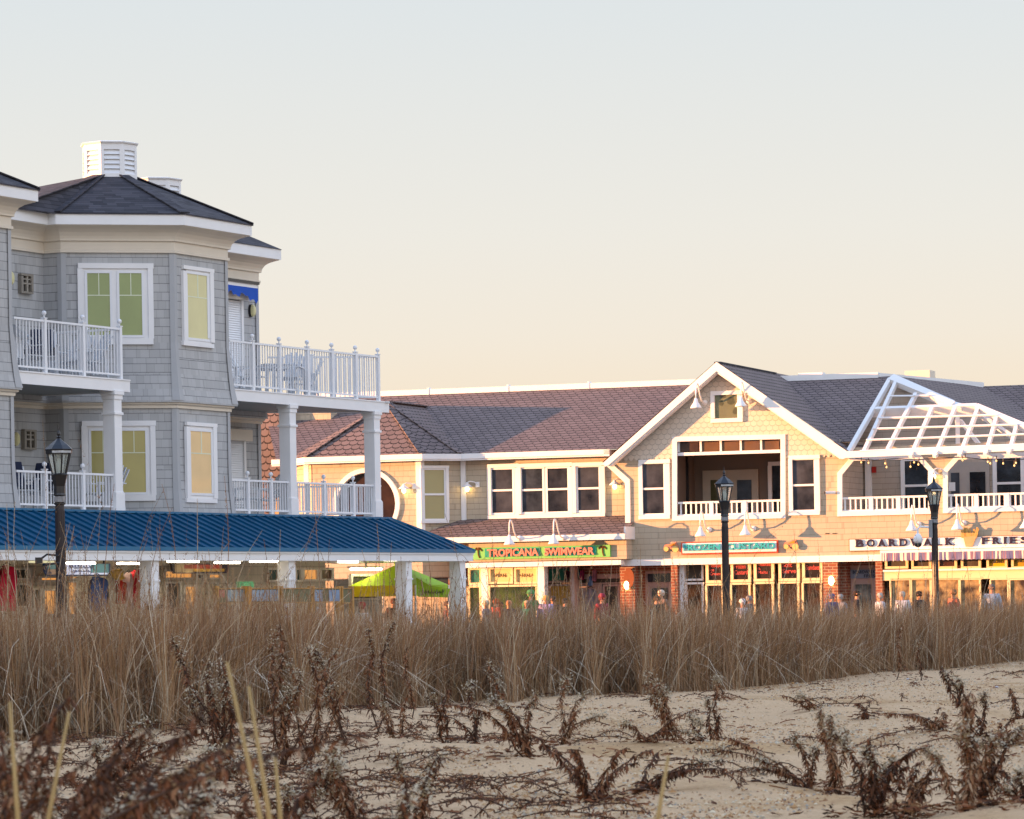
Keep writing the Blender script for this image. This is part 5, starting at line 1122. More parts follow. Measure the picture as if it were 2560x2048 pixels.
ht=MB().lathe((0,0,1.66),[(.112,.0),(.115,.03),(.10,.09),(.05,.13),(.01,.135)],12,sy=1.1); ht.poly([(-.08,-.1,1.67),(.08,-.1,1.67),(.06,-.2,1.66),(-.06,-.2,1.66)]); hat_me=ht.build('hat',SKINM,smooth=True).data; bpy.data.objects.remove(bpy.data.objects['hat'])
pm={}
def cm(c): 
    if c not in pm: pm[c]=mat('cloth_'+c[1:],c,.85,.2,6)
    return pm[c]
def person(px,Y,jc,tc,hc,lab,hat=None,sc=1.0,rz=0):
    g=empty('person'); d=ray(px,1500)*Y; g.location=(d.x,Y,0); g.rotation_euler=(0,0,rz); sc*=.885; g.scale=(sc,sc,sc)
    for nm,me,c in (('body',body_me,None),('jacket',jk_me,jc),('trousers',tr_me,tc),('hair',hair_me,hc))+((('hat',hat_me,hat),) if hat else ()):
        o=bpy.data.objects.new(nm,me); COL.objects.link(o); o.parent=g; 
        if c: o.material_slots[0].link='OBJECT'; o.material_slots[0].material=cm(c)
    tag(g,lab,'person','people on the boardwalk')
PE=[(400,76,'#c8c8d0','#30343c','#4a3424','person in a pale grey top under the red shirts',None,1.0),
(298,75,'#b4b6c2','#3a3c44','#6a5a4a','person in a light grey jacket below the hanging orange shirt',None,.92),
(372,76.5,'#2c2a2c','#202228','#2c241e','person in a dark jacket at the foot of the slim porch column',None,.98),
(560,77,'#26242c','#2a2c34','#1e1a18','person in black standing in front of the red poster',None,1.0),
(585,80,'#7c6a50','#33302c','#3a2a1c','person in a tan coat below the picture board',None,.97),
(718,80,'#cfdcf0','#3c4454','#c8c8c8','person in a white and pale blue top with grey hair',None,.95),
(795,84,'#c8cce0','#444','#d8d8dc','person in a pale lavender top below the blue pictures',None,.92) ,
(905,86,'#e6e2e0','#4a4a50','#a04038','person in a white top with a reddish cap by the green tent','#a8483c',.96),
(985,92,'#4a2a24','#26262c','#5a2a1c','person in a dark maroon coat under the yellow tent edge',None,1.03),
(1118,94,'#9c5040','#2c2c34','#6a4a34','person in a red-orange jacket left of the last porch column',None,.97),
(1215,97,'#3c5a8c','#2c3040','#d8c8a8','person in a blue jacket below the teal window',None,.97),
(1240,98,'#b04a30','#2c2c34','#b05a24','person in a bright orange-red jacket by the swimwear window',None,1.0),
(1252,99,'#8c2c48','#2c2c34','#3a2418','person in a crimson top beside the orange jacket',None,.93),
(1272,97.5,'#2c2c38','#2c2c34','#c88a60','person in dark navy under the swimwear window',None,.96),
(1317,99,'#3a8a78','#3c4048','#caa888','person in a teal jacket right of the green dark window',None,.95),
(1327,101,'#4a8a50','#3c4048','#4a9458','person with a green hood in front of the swimwear window','#4a9458',1.12),
(1365,99,'#b8a4d0','#40404c','#caa060','person with a blond bun and lilac top near the pilaster',None,1.04),
(1383,100,'#3a3034','#2c2c34','#2c2220','person with dark hair facing the yellow door',None,1.02),
(1412,98,'#24282c','#24282c','#2c2c2c','person in black below the yellow door',None,.98),
(1505,99,'#8c3040','#34343c','#8c3040','person in a dark red hood beside the shop doorway','#8a3040',1.03),
(1653,99,'#8a7468','#3a3834','#cdbfae','person with pale hair before the mauve door',None,1.1),
(1642,97,'#2c2c2e','#26262a','#3a302a','person in a dark coat next to the pale-haired person',None,1.0),
(1856,96,'#d8dae2','#2c2c38','#dcdce4','person in a white cap right of the middle street lamp','#e6e6ee',.90),
(1873,99,'#3c4458','#2c2c38','#8a8a90','person with grey hair and slate jacket behind the white cap',None,.97),
(2080,98,'#4a5288','#2c2c38','#585c88','person in a bright blue top at the foot of the middle brick pillar',None,.98),
(2101,98.5,'#8a8f98','#3c3c44','#9a9c9c','person in grey right of the blue top',None,.97),
(2142,97.5,'#4a3a34','#2c2c30','#2c1e18','person with dark hair before the fries shop door',None,1.03),
(2200,96,'#c4ccdc','#3c3c48','#b0aca8','person in a pale jacket at the fries shop corner pillar',None,.98),
(2256,95,'#c8ccd4','#c4c8d0','#a8a49c','person in a white outfit left of the camera lamp post',None,1.0),
(2298,97,'#2c262a','#24242a','#241c1a','person in black left of the right street lamp',None,1.0),
(2384,98,'#b86850','#34343c','#8a6a4a','person in a coral jacket right of the right street lamp',None,1.02),
(2480,98,'#a8b4c4','#3c3c48','#6a625c','person in a pale blue-grey jacket under the yellow menu',None,1.10)]
for i,(px,Y,jc,tc,hc,lab,hat,sc) in enumerate(PE):
    if len(tc)==4: tc='#444444'
    person(px,Y,jc,tc,hc,lab,hat,sc,random.uniform(-1.5,1.5))
# ================================================================== GROUND
def hgt(x,y):
    s=np.sin; f=np.clip((60-y)/10,0,1)
    a=.055*s(x*.9+y*.23)+.05*s(x*.41-y*.37+1)+.03*s(x*2.1+y*.8)+.02*s(x*3.7-y*1.3+2)+.05*s(y*.55+.8*s(x*.5))+.012*s(x*7+3*s(y*2))+.01*s(y*6.3+x*3)
    return a*f*1.0
nx,ny=260,420; xs_=np.linspace(-16,16,nx); ys_=np.concatenate([np.linspace(4,70,ny-40),np.linspace(71,140,40)])
X,Y_=np.meshgrid(xs_,ys_); Xs=X*(1+np.clip(Y_-40,0,200)/60); Z=hgt(Xs,Y_); v=np.stack([Xs,Y_,Z-.02*(Y_>70)],-1).reshape(-1,3)
idx=np.arange(nx*ny).reshape(ny,nx); f=np.stack([idx[:-1,:-1],idx[:-1,1:],idx[1:,1:],idx[1:,:-1]],-1).reshape(-1,4)
def fastmesh(name,v,f,m,uv=None,smooth=False):
    me=bpy.data.meshes.new(name); me.vertices.add(len(v)); me.vertices.foreach_set('co',v.astype(np.float32).ravel()); k=f.shape[1]
    me.loops.add(f.size); me.loops.foreach_set('vertex_index',f.astype(np.int32).ravel()); me.polygons.add(len(f)); me.polygons.foreach_set('loop_start',(np.arange(len(f))*k).astype(np.int32))
    try: me.polygons.foreach_set('loop_total',np.full(len(f),k,np.int32))
    except Exception: pass
    if smooth: me.polygons.foreach_set('use_smooth',np.ones(len(f),bool))
    if uv is not None: l=me.uv_layers.new(name='UVMap'); l.data.foreach_set('uv',uv[f.ravel()].astype(np.float32).ravel())
    me.update(calc_edges=True); me.validate(); 
    if m: me.materials.append(m)
    o=bpy.data.objects.new(name,me); COL.objects.link(o); return o
sm,sn,sb_=newmat('sand'); k=N(sn); tc=k.n('ShaderNodeTexCoord').outputs['Object']
g1=k.noise(.22,4,tc,.6); g2_=k.noise(34,3,tc,.7); g3=k.noise(120,2,tc); peb=k.n('ShaderNodeTexVoronoi'); peb.inputs['Scale'].default_value=26; k.l(tc,peb.inputs['Vector'])
base=k.mix(g2_,lin('#b99673'),lin('#e8caa2')); sh=k.mix(peb.outputs['Color'],lin('#96683a'),lin('#c9a878')); 
dk=k.m('LESS_THAN',peb.outputs['Distance'],.22)
mask=k.m('MINIMUM',k.m('MAXIMUM',k.m('MULTIPLY',k.m('SUBTRACT',g1,.50),9),0),1); 
sep=k.n('ShaderNodeSeparateXYZ'); k.l(tc,sep.inputs[0]); mx=k.m('MINIMUM',k.m('MAXIMUM',k.m('DIVIDE',k.m('ADD',sep.outputs[0],k.m('MULTIPLY',k.m('SUBTRACT',g1,.5),8)),1.5),.0),1)
msk=k.m('MULTIPLY',k.m('MULTIPLY',mask,mx),k.m('MULTIPLY',g2_,1.6)); msk=k.m('MINIMUM',msk,1)
base=k.mix(k.m('MULTIPLY',msk,.8),base,sh)
sp2=k.noise(9,5,tc,.75); base=k.mix(k.m('MINIMUM',k.m('MAXIMUM',k.m('MULTIPLY',k.m('SUBTRACT',sp2,.60),9),0),.55),base,lin('#5c4632'))
k.l(base,sb_.inputs['Base Color']); sb_.inputs['Roughness'].default_value=.95; sb_.inputs['Specular IOR Level'].default_value=.1
k.bump(k.m('ADD',k.m('ADD',g2_,k.m('MULTIPLY',g3,.4)),k.m('MULTIPLY',k.noise(2.6,4,tc,.6),4)),sb_,.7,.05)
sand=fastmesh('sand',v,f,sm,smooth=True); tag(sand,kind='structure')
m=MB(); m.poly([(-600,4,-.4),(600,4,-.4),(600,2500,-.4),(-600,2500,-.4)]); tag(m.build('ground',mat('dull_sand','#8a8074',.95,.1,1)),kind='structure')
# boardwalk: strip along the left building and plaza in front of the shops
m=MB(); q=lambda s,o: L.W(s,o,0)
pl_=[L.W(-85,-5.4,0),L.W(-85,3.2,0),L.W(2,3.2,0),Vector((30,85,0)),Vector((30,125,0)),Vector((-30,125,0)),L.W(13,-14,0)]
m.prism([p+Vector((0,0,-.1)) for p in pl_],(0,0,.115)); tag(m.build('boardwalk',CONC),kind='structure')
# ================================================================== GRASS
gm_,gn_,gb_=newmat('dry_dune_grass'); k=N(gn_); uvn=k.n('ShaderNodeUVMap').outputs[0]; sp=k.n('ShaderNodeSeparateXYZ'); k.l(uvn,sp.inputs[0])
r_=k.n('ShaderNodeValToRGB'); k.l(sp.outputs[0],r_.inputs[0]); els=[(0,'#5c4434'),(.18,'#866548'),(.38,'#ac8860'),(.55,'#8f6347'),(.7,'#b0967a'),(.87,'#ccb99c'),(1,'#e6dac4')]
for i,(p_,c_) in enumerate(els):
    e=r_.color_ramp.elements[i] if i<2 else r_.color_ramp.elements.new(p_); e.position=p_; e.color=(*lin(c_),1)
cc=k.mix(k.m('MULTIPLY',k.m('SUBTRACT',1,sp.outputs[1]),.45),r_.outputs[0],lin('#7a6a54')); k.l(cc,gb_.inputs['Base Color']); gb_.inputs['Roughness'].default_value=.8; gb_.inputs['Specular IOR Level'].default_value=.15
def front_y(px):   # nearest edge of the grass band, as ground distance
    yb_=np.interp(px,[-400,0,300,560,760,900,1100,1300,1500,1700,1900,2050,2200,2400,2560,3000],[1850,1838,1832,1815,1795,1768,1750,1745,1736,1732,1716,1700,1680,1668,1650,1630]); hz=HOR-ROLL*(px-1280); return FPX*CAMZ/(yb_-hz)
def blades(n,px,Y,h,wd,lean,seg=4,curl=.5,colr=None):
    x=(px-1280)/FPX*Y; z0=hgt(x,Y); az=rng.uniform(0,2*np.pi,n); yaw=rng.normal(0,.9,n)
    V=np.zeros((n,seg+1,2,3)); U=np.zeros((n,seg+1,2,2)); c=rng.uniform(0,1,n) if colr is None else colr
    wob=rng.normal(0,.35,n)
    for i in range(seg+1):
        t=i/seg; b=lean*(t**1.5+curl*t**4)*.8; cx=x+np.cos(az)*b*h+np.sin(t*6+wob*9)*.012*h; cy=Y+np.sin(az)*b*h; cz=z0+h*(t-.35*np.clip(b,0,2)**2*t)
        w_=wd*(1-t*.75)/2; V[:,i,0]=np.stack([cx-np.cos(yaw)*w_,cy-np.sin(yaw)*w_,cz],-1); V[:,i,1]=np.stack([cx+np.cos(yaw)*w_,cy+np.sin(yaw)*w_,cz],-1)
        U[:,i,:,0]=c[:,None]; U[:,i,:,1]=t
    base=np.arange(n)[:,None]*(seg+1)*2; fs=[]
    for i in range(seg): fs.append(np.stack([base[:,0]+2*i,base[:,0]+2*i+1,base[:,0]+2*i+3,base[:,0]+2*i+2],-1))
    return V.reshape(-1,3),np.concatenate(fs),U.reshape(-1,2)
def merge(parts):
    vs=[];fs=[];us=[];o=0
    for v,f,u in parts: vs.append(v); fs.append(f+o); us.append(u); o+=len(v)
    return np.concatenate(vs),np.concatenate(fs),np.concatenate(us)
def band(n,depth,hm_,hs,wd,lm,seg=4):
    px=rng.uniform(-350,3000,n); Y=front_y(px)+rng.exponential(depth,n)+np.abs(rng.normal(0,.5,n)); Y=np.minimum(Y,front_y(px)+12+0*Y); clump=.5+.5*np.sin(px*.021+np.sin(px*.0073)*3+Y*1.7)*np.sin(px*.057+Y*2.9+1)
    Y=Y+rng.normal(0,.25,n)-1.6*np.maximum(0,np.sin(px*.017+2*np.sin(px*.006))*np.sin(px*.047+1))*rng.uniform(0,1,n); h=hm_(px,Y)*(1+rng.normal(0,hs,n))*(.80+.3*clump); h=np.clip(h,.25,3); lean=np.abs(rng.normal(0,lm,n)); c=np.clip(rng.beta(1.6,2.0,n)*.95+.30*(clump-.5),0,1)
    return blades(n,px,Y,h,wd*rng.uniform(.6,1.3,n),lean,seg,.6,c)
def hfun(px,Y): # top height so that the band tops at the photo's line
    top=np.interp(px,[-300,0,300,700,1000,1300,1700,2100,2560,2900],[1548,1545,1545,1548,1543,1540,1538,1530,1510,1500]); hz=HOR-ROLL*(px-1280); return CAMZ-(top-hz)*Y/FPX
P=[band(34000,2.6,hfun,.13,.012,.13),band(22000,2.0,lambda p,y:hfun(p,y)*.97,.16,.011,.26,6),band(18000,1.0,lambda p,y:hfun(p,y)*.75,.28,.010,.5,6),band(9000,.5,lambda p,y:hfun(p,y)*.42,.4,.010,1.0,6)]
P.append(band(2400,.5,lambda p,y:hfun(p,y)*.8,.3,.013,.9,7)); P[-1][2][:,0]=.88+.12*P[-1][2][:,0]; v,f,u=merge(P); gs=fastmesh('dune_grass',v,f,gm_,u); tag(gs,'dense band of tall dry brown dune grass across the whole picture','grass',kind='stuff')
# tall flowering stalks rising over the band
def stalks(n):
    px=rng.uniform(-50,2620,n); 
    dens=np.interp(px,[0,400,900,1200,1600,2100,2560],[1,.8,.8,1,.9,.8,.6]); keep=rng.uniform(0,1,n)<dens; px=px[keep]; n=len(px)
    Y=front_y(px)+rng.uniform(.2,9,n); h=hfun(px,Y)+rng.gamma(1.7,.24,n)*np.interp(px,[0,1200,2560],[1.5,1.2,.9])+.08; lean=np.abs(rng.normal(0,.16,n)); A=blades(n,px,Y,h,.019*np.ones(n),lean,7,.9,rng.uniform(.1,.9,n))
    V=A[0].reshape(n,8,2,3); ps=[A]; K=22; az=rng.uniform(0,6.28,(n,K)); tip=V[:,7].mean(1); m5=V[:,5].mean(1); t=rng.uniform(0,1,(n,K)); org=m5[:,None]*(1-t[...,None])+tip[:,None]*t[...,None]; L_=rng.uniform(.03,.10,(n,K))*(1.2-t); d=np.stack([np.cos(az)*.6,np.sin(az)*.6,np.full_like(az,.55)],-1)*L_[...,None]*1.2
    sd_=np.stack([np.cos(az+1.57),np.sin(az+1.57),0*az],-1)*.007; o=org.reshape(-1,3); d=d.reshape(-1,3); s_=sd_.reshape(-1,3)
    vv=np.stack([o-s_*.5,o+s_*.5,o+d*.6+s_,o+d],1).reshape(-1,3); ff=np.arange(len(vv)).reshape(-1,4); cu=np.repeat(rng.uniform(.1,.6,n),K*4); uu=np.stack([cu,np.ones_like(cu)],-1); ps.append((vv,ff,uu)); return merge(ps)
v,f,u=stalks(1050); o_=fastmesh('seed_stalks',v,f,gm_,u); tag(o_,'scattered tall seed-headed grass stalks rising above the dense grass band','grass stalks',kind='stuff')
# pebbles and shell grit lying on the sand
def pebbles(name,n,lo,hi,cols,lab,fn):
    px=rng.uniform(-100,2680,n); fy=front_y(px); Y=25+(fy-25)*rng.uniform(0,1,n)**1.1; kp=fn(px,Y); px,Y=px[kp],Y[kp]; n=len(px); x=(px-1280)/FPX*Y; r=rng.uniform(lo,hi,n)*(1+(rng.uniform(0,1,n)>.97)); z=hgt(x,Y)+r*.2
    o6=np.array([(1,0,0),(0,1,0),(-1,0,0),(0,-1,0),(0,0,.8),(0,0,-.5)]); a=rng.uniform(0,6.28,n); V=np.zeros((n,6,3)); sx=rng.uniform(.7,1.3,n)
    V[:,:,0]=x[:,None]+r[:,None]*sx[:,None]*(o6[:,0]*np.cos(a)[:,None]-o6[:,1]*np.sin(a)[:,None]); V[:,:,1]=Y[:,None]+r[:,None]*(o6[:,0]*np.sin(a)[:,None]+o6[:,1]*np.cos(a)[:,None]); V[:,:,2]=z[:,None]+r[:,None]*o6[:,2]
    tri=np.array([(0,1,4),(1,2,4),(2,3,4),(3,0,4)]); F_=(np.arange(n)[:,None,None]*6+tri[None]).reshape(-1,3); U=np.zeros((n*6,2)); U[:,0]=np.repeat(rng.uniform(0,1,n),6)
    m_,n_,b_=newmat(name+'_stone'); k=N(n_); uvn=k.n('ShaderNodeUVMap').outputs[0]; sp=k.n('ShaderNodeSeparateXYZ'); k.l(uvn,sp.inputs[0]); r_=k.n('ShaderNodeValToRGB'); k.l(sp.outputs[0],r_.inputs[0])
    for i,(p_,c_) in enumerate(cols):
        e=r_.color_ramp.elements[i] if i<2 else r_.color_ramp.elements.new(p_); e.position=p_; e.color=(*lin(c_),1)
    k.l(r_.outputs[0],b_.inputs['Base Color']); b_.inputs['Roughness'].default_value=.7
    o_=fastmesh(name,V.reshape(-1,3),F_,m_,U,smooth=True); tag(o_,lab,'pebbles',kind='stuff')
pebbles('pebbles',60000,.008,.018,[(0,'#7a4c24'),(.3,'#a87840'),(.55,'#c09a68'),(.8,'#d8c4a0'),(1,'#8c8478')],'golden pebbles and shell grit spread over the right-hand sand',lambda px,Y:(np.sin(px*.004+Y*.31)+.7*np.sin(px*.011-Y*.5)+np.interp(px,[700,1300,1900],[-1.6,.1,.7])+rng.normal(0,.35,len(px)))>.35)
pebbles('dark_grit',9000,.006,.016,[(0,'#2c221c'),(.5,'#5a4028'),(1,'#7a6048')],'dark specks of plant grit scattered on the sand',lambda px,Y:(np.sin(px*.009+Y*.7)+rng.normal(0,.6,len(px)))>.0)
# dead leaf litter on the sand
n=6000; px=rng.uniform(-100,2660,n); fy=front_y(px); Y=rng.uniform(0,1,n)**1.3; Y=24+(fy+.8-24)*(1-Y*.98); cl=np.sin(px*.013+Y*.9)+np.sin(px*.031-Y*1.3)+rng.normal(0,.6,n)*1.0; kp=cl>.75; px,Y=px[kp],Y[kp]; n=len(px)
x=(px-1280)/FPX*Y; az=rng.uniform(0,6.28,n); Ln=.03+.17*rng.uniform(0,1,n)**2.2; seg=4; V=np.zeros((n,seg+1,2,3)); U=np.zeros((n,seg+1,2,2)); ck=rng.normal(0,.75,n); c=rng.uniform(0,1,n)
cx,cy=x.copy(),Y.copy(); a=az.copy()
for i in range(seg+1):
    t=i/seg; z=hgt(cx,cy)+.006+.009*np.sin(t*3.14)*(Ln/.2); w_=.009*(1.15-abs(2*t-1)); V[:,i,0]=np.stack([cx-np.sin(a)*w_,cy+np.cos(a)*w_,z],-1); V[:,i,1]=np.stack([cx+np.sin(a)*w_,cy-np.cos(a)*w_,z+.012],-1); U[:,i,:,0]=c[:,None]; U[:,i,:,1]=t; cx=cx+np.cos(a)*Ln/seg; cy=cy+np.sin(a)*Ln/seg; a=a+ck/seg
base=np.arange(n)*(seg+1)*2; ff=np.concatenate([np.stack([base+2*i,base+2*i+1,base+2*i+3,base+2*i+2],-1) for i in range(seg)])
LEAF,ln_,lb_=newmat('dead_leaf'); k=N(ln_); uvn=k.n('ShaderNodeUVMap').outputs[0]; sp=k.n('ShaderNodeSeparateXYZ'); k.l(uvn,sp.inputs[0]); r_=k.n('ShaderNodeValToRGB'); k.l(sp.outputs[0],r_.inputs[0])
for i,(p_,c_) in enumerate([(0,'#3a2c24'),(.25,'#5a3a28'),(.5,'#7a4a2e'),(.75,'#8f6a4a'),(1,'#a89076')]):
    e=r_.color_ramp.elements[i] if i<2 else r_.color_ramp.elements.new(p_); e.position=p_; e.color=(*lin(c_),1)
k.l(r_.outputs[0],lb_.inputs['Base Color']); lb_.inputs['Roughness'].default_value=.8; lb_.inputs['Specular IOR Level'].default_value=.2
o_=fastmesh('leaf_litter',V.reshape(-1,3),ff,LEAF,U.reshape(-1,2)); tag(o_,'dead curled leaves and stems littering the sand','litter',kind='stuff')
# ================================================================== DEAD GOLDENROD PLANTS
SEED=mat('fluffy_seed','#c4b498',.9,.3,30); STEM=mat('dead_stem','#4c3526',.8,.25,20)
def strips(rows,name,m,parent):
    vs=[];fs=[];us=[]
    for pts,w_,c in rows:
        b=len(vs)
        for i,(p,s) in enumerate(pts):
            t=i/(len(pts)-1); ww=w_*(1-.85*abs(2*t-.8)**1.5) if t>.1 else w_*.4; vs+= [tuple(p-s*ww/2),tuple(p+s*ww/2)]; us+=[(c,t),(c,t)]
        for i in range(len(pts)-1): fs.append((b+2*i,b+2*i+1,b+2*i+3,b+2*i+2))
    return fastmesh(name,np.array(vs),np.array(fs),m,np.array(us))
def plant(seed,H,nst,spread,lean,droop=.5,leafd=70,fluff=.6,leafw=.016,leafl=.085,col=(0,.75)):
    rs=random.Random(seed); g=empty('dried_plant'); st=MB(); rows=[]; sr=[]; 
    for s_i in range(nst):
        az=rs.uniform(0,6.28); h=H*rs.uniform(.55,1.0) if s_i else H; lx=lean+rs.uniform(-.5,.5)*spread; ly=rs.uniform(-.5,.5)*spread; bend=rs.uniform(.2,1.0)*droop
        pts=[]; n=8; bx,by=rs.uniform(-.05,.05),rs.uniform(-.05,.05)
        for i in range(n+1):
            t=i/n; pts.append(Vector((bx+lx*h*(t+bend*t**3)+.035*math.sin(t*7+s_i*2.1)*h+.012*math.sin(t*19+s_i),by+ly*h*t+.03*math.sin(t*9+s_i)*h,h*(t-bend*.55*t**3*min(1.6,abs(lx)+abs(ly)+.3)))))
        st.tube(pts,[.008*(1.25-.9*i/n)*(1 if H<1.2 else 1.2) for i in range(n+1)],5)
        nl=int(leafd*h*1.6)
        for q in range(nl):
            t=rs.uniform(.12,.98)**.9; i=min(n-1,int(t*n)); p=pts[i].lerp(pts[i+1],t*n-i); a=rs.uniform(0,6.28); ll=leafl*rs.uniform(.5,1.35)*(1.15-.5*t); d=Vector((math.cos(a),math.sin(a),rs.uniform(-.7,.35))); cur=p.copy(); pp_=[]; sv=Vector((-math.sin(a),math.cos(a),rs.uniform(-.5,.5))).normalized(); tw_=rs.uniform(-1.5,1.5)
            for j in range(5):
                pp_.append((cur.copy(),(sv*math.cos(tw_*j/4)+Vector((0,0,1))*math.sin(tw_*j/4)).normalized())); cur+=d.normalized()*ll/4; d.z-=rs.uniform(.1,.9); d.x=d.x*.75+rs.gauss(0,.35); d.y=d.y*.75+rs.gauss(0,.35)
            rows.append((pp_,leafw*rs.uniform(.5,1.2),rs.uniform(*col)))
        if rs.random()<fluff:
            for q in range(170):
                t=rs.uniform(.72,1.0); i=min(n-1,int(t*n)); p=pts[i].lerp(pts[i+1],t*n-i)+Vector((rs.gauss(0,.032),rs.gauss(0,.032),rs.gauss(0,.025))); a=rs.uniform(0,6.28); d=Vector((math.cos(a),math.sin(a),rs.uniform(-.6,1)))*.022; sv=Vector((-math.sin(a),math.cos(a),.3)); sr.append(([(p,sv),(p+d*.5,sv),(p+d,sv)],.016,rs.random()))
    for q in range(int(13*nst)):
        a=rs.uniform(0,6.28); rr_=rs.gauss(0,.30)*min(1.3,H); cur=Vector((rr_*math.cos(a)*1.4+lean*.25*H,rr_*math.sin(a),rs.uniform(.01,.09))); a2=rs.uniform(0,6.28); pp_=[]
        for j in range(5): pp_.append((cur.copy(),Vector((-math.sin(a2),math.cos(a2),.8)).normalized())); cur+=Vector((math.cos(a2),math.sin(a2),rs.uniform(-.5,.5)))*leafl*.3; a2+=rs.gauss(0,.7); cur.z=max(.005,cur.z)
        rows.append((pp_,leafw,rs.uniform(*col)))
    st.build('stem',STEM,g); strips(rows,'foliage',LEAF,g).parent=g
    if sr: strips(sr,'seed_fluff',SEED,g).parent=g
    return g
def gy(px,py): hz=HOR-ROLL*(px-1280); return FPX*CAMZ/(py-hz)
PL=[ # px,py(base), height px, stems, spread, lean, droop, leaves, fluff, label
(560,1925,420,7,.45,-.22,.3,85,.9,'large bushy dead plant with pale seed heads left of centre before the grass'),
(700,1905,400,5,.4,.12,.25,85,.8,'tall rusty plant just right of the large bushy one'),
(760,1900,330,4,.35,.1,.3,80,.8,'reddish plant with cream tufts beside the grass edge left of centre'),
(855,1870,270,3,.3,-.2,.35,80,.9,'crooked dead plant arching left with a hooked tip'),
(940,1830,300,2,.15,.03,.3,80,1,'slim upright dead plant with a white tuft halfway'),
(1028,1800,190,1,.1,-.03,.1,90,0,'dark narrow stalk at the grass edge'),
(985,1850,150,3,.4,-.1,.5,90,.3,'small hunched dead plant left of the centre clump'),
(1105,1880,170,3,.4,0,.6,90,.2,'squat dark shrivelled plant between two taller ones'),
(1185,1880,180,3,.5,-.25,.7,95,.5,'drooping dead plant with curled hanging leaves in the centre left'),
(1320,1920,260,6,.7,-.25,.6,100,.9,'big centre plant leaning left with drooping brown leaves'),
(1395,1880,190,4,.6,.15,.6,95,.6,'arching plant with red-brown leaves right of the big centre one'),
(1470,2010,240,7,1.0,.1,.8,100,.3,'wide low tangle of black-brown leaves at the bottom centre'),
(1580,1990,130,5,1.1,.7,.6,100,.4,'plant lying to the right with leaves hanging from its stem at the bottom centre'),
(1600,1880,100,4,1.2,.4,.8,95,.2,'low sprawling dead plant in the middle of the sand'),
(1680,1865,200,4,.25,-.12,.25,100,.8,'upright dense dead plant with frayed top right of the middle lamp post'),
(1780,1870,150,3,.4,.15,.3,85,.8,'leaning dead plant to the right of the dense upright one'),
(1745,1870,90,2,.3,-.3,.5,40,.4,'tiny dry sprig between two upright plants'),
(2015,1950,170,6,.9,-.45,.6,100,.6,'broad low plant sweeping left on the pebbly sand'),
(2080,1955,250,5,.4,.02,.25,95,.8,'tall central plant of the pebbly patch with tufted tip'),
(2140,1950,120,4,.9,.4,.6,90,.4,'short plant fanning right beside the tall one'),
(2160,1800,60,3,1.1,.3,.6,80,.3,'low leaning sprig far back on the pebbly sand'),
(2030,1790,60,3,1.0,-.5,.6,80,.2,'flattened sprig left of the far one'),
(2235,1700,150,1,.1,.06,.1,95,.4,'dark upright stalk at the grass edge on the right'),
(2292,1702,110,1,.1,.02,.15,70,1,'thin stalk with cream tufts by the grass edge on the right'),
(2170,2060,260,6,.7,.25,.5,95,.6,'dark plant at the bottom edge right of centre'),
(2240,2070,180,5,.8,.5,.7,95,.2,'drooping cluster at the bottom edge with hanging leaves'),
(2400,2070,330,6,.5,-.02,.3,100,.6,'tall rusty plant at the bottom right'),
(2450,2060,240,5,.6,.2,.4,95,.5,'rusty plant just right of the tall bottom right one'),
(2440,1870,190,4,.5,-.15,.3,95,.6,'tall tufted plant in the right-hand thicket'),
(2500,1880,120,6,1.0,.3,.7,100,.2,'dark low thicket at the right of the sand'),
(2350,1860,80,6,1.4,-.5,.7,100,.1,'long low row of dead leaves left of the thicket'),
(2545,1800,140,3,.4,.1,.3,85,.3,'plant cut by the right edge of the picture'),
(2548,2030,120,4,.6,-.1,.5,90,.2,'plant at the bottom right corner'),
(1640,1760,60,3,.9,-.3,.6,80,.3,'low dark sprig at the grass foot in the middle'),
(1800,1768,70,2,.3,0,.3,60,1,'pale twiggy sprig at the grass foot right of the middle'),
(300,1780,120,2,.2,.02,.2,70,1,'small tufted sprig in front of the grass at left'),
(240,1990,230,6,.7,.3,.5,90,.6,'brown bushy plant at the lower left behind the blurred ones'),
(430,1960,140,5,1.2,.6,.7,90,.5,'plant sprawling to the right at the lower left'),
(880,2060,230,5,.5,-.2,.4,90,.7,'tangled plant at the bottom left of centre'),
(1010,2080,260,4,.4,.05,.3,90,.6,'greyish stalky plant at the bottom left of centre'),
(720,2070,200,5,.7,.1,.5,90,.6,'plant at the bottom edge under the large bushy one'),
]
for i,(px,py,hp,ns,spd,ln2,dr_,lf,fl2,lab) in enumerate(PL):
    Y=gy(px,py); H=hp*Y/FPX*.98; x=(px-1280)/FPX*Y; big=H>1.0
    g=plant(100+i,H,ns,spd*1.7,ln2*1.25,dr_,lf*(1.35 if H<1 else 1.1),fl2,.021,.09+.015*(H>1),((0,.55),(.15,.8),(.3,1.0),(0,.7))[i%4]); g.location=(x,Y,float(hgt(x,Y))-.01); tag(g,lab,'dead plant','dead plants standing on the sand')
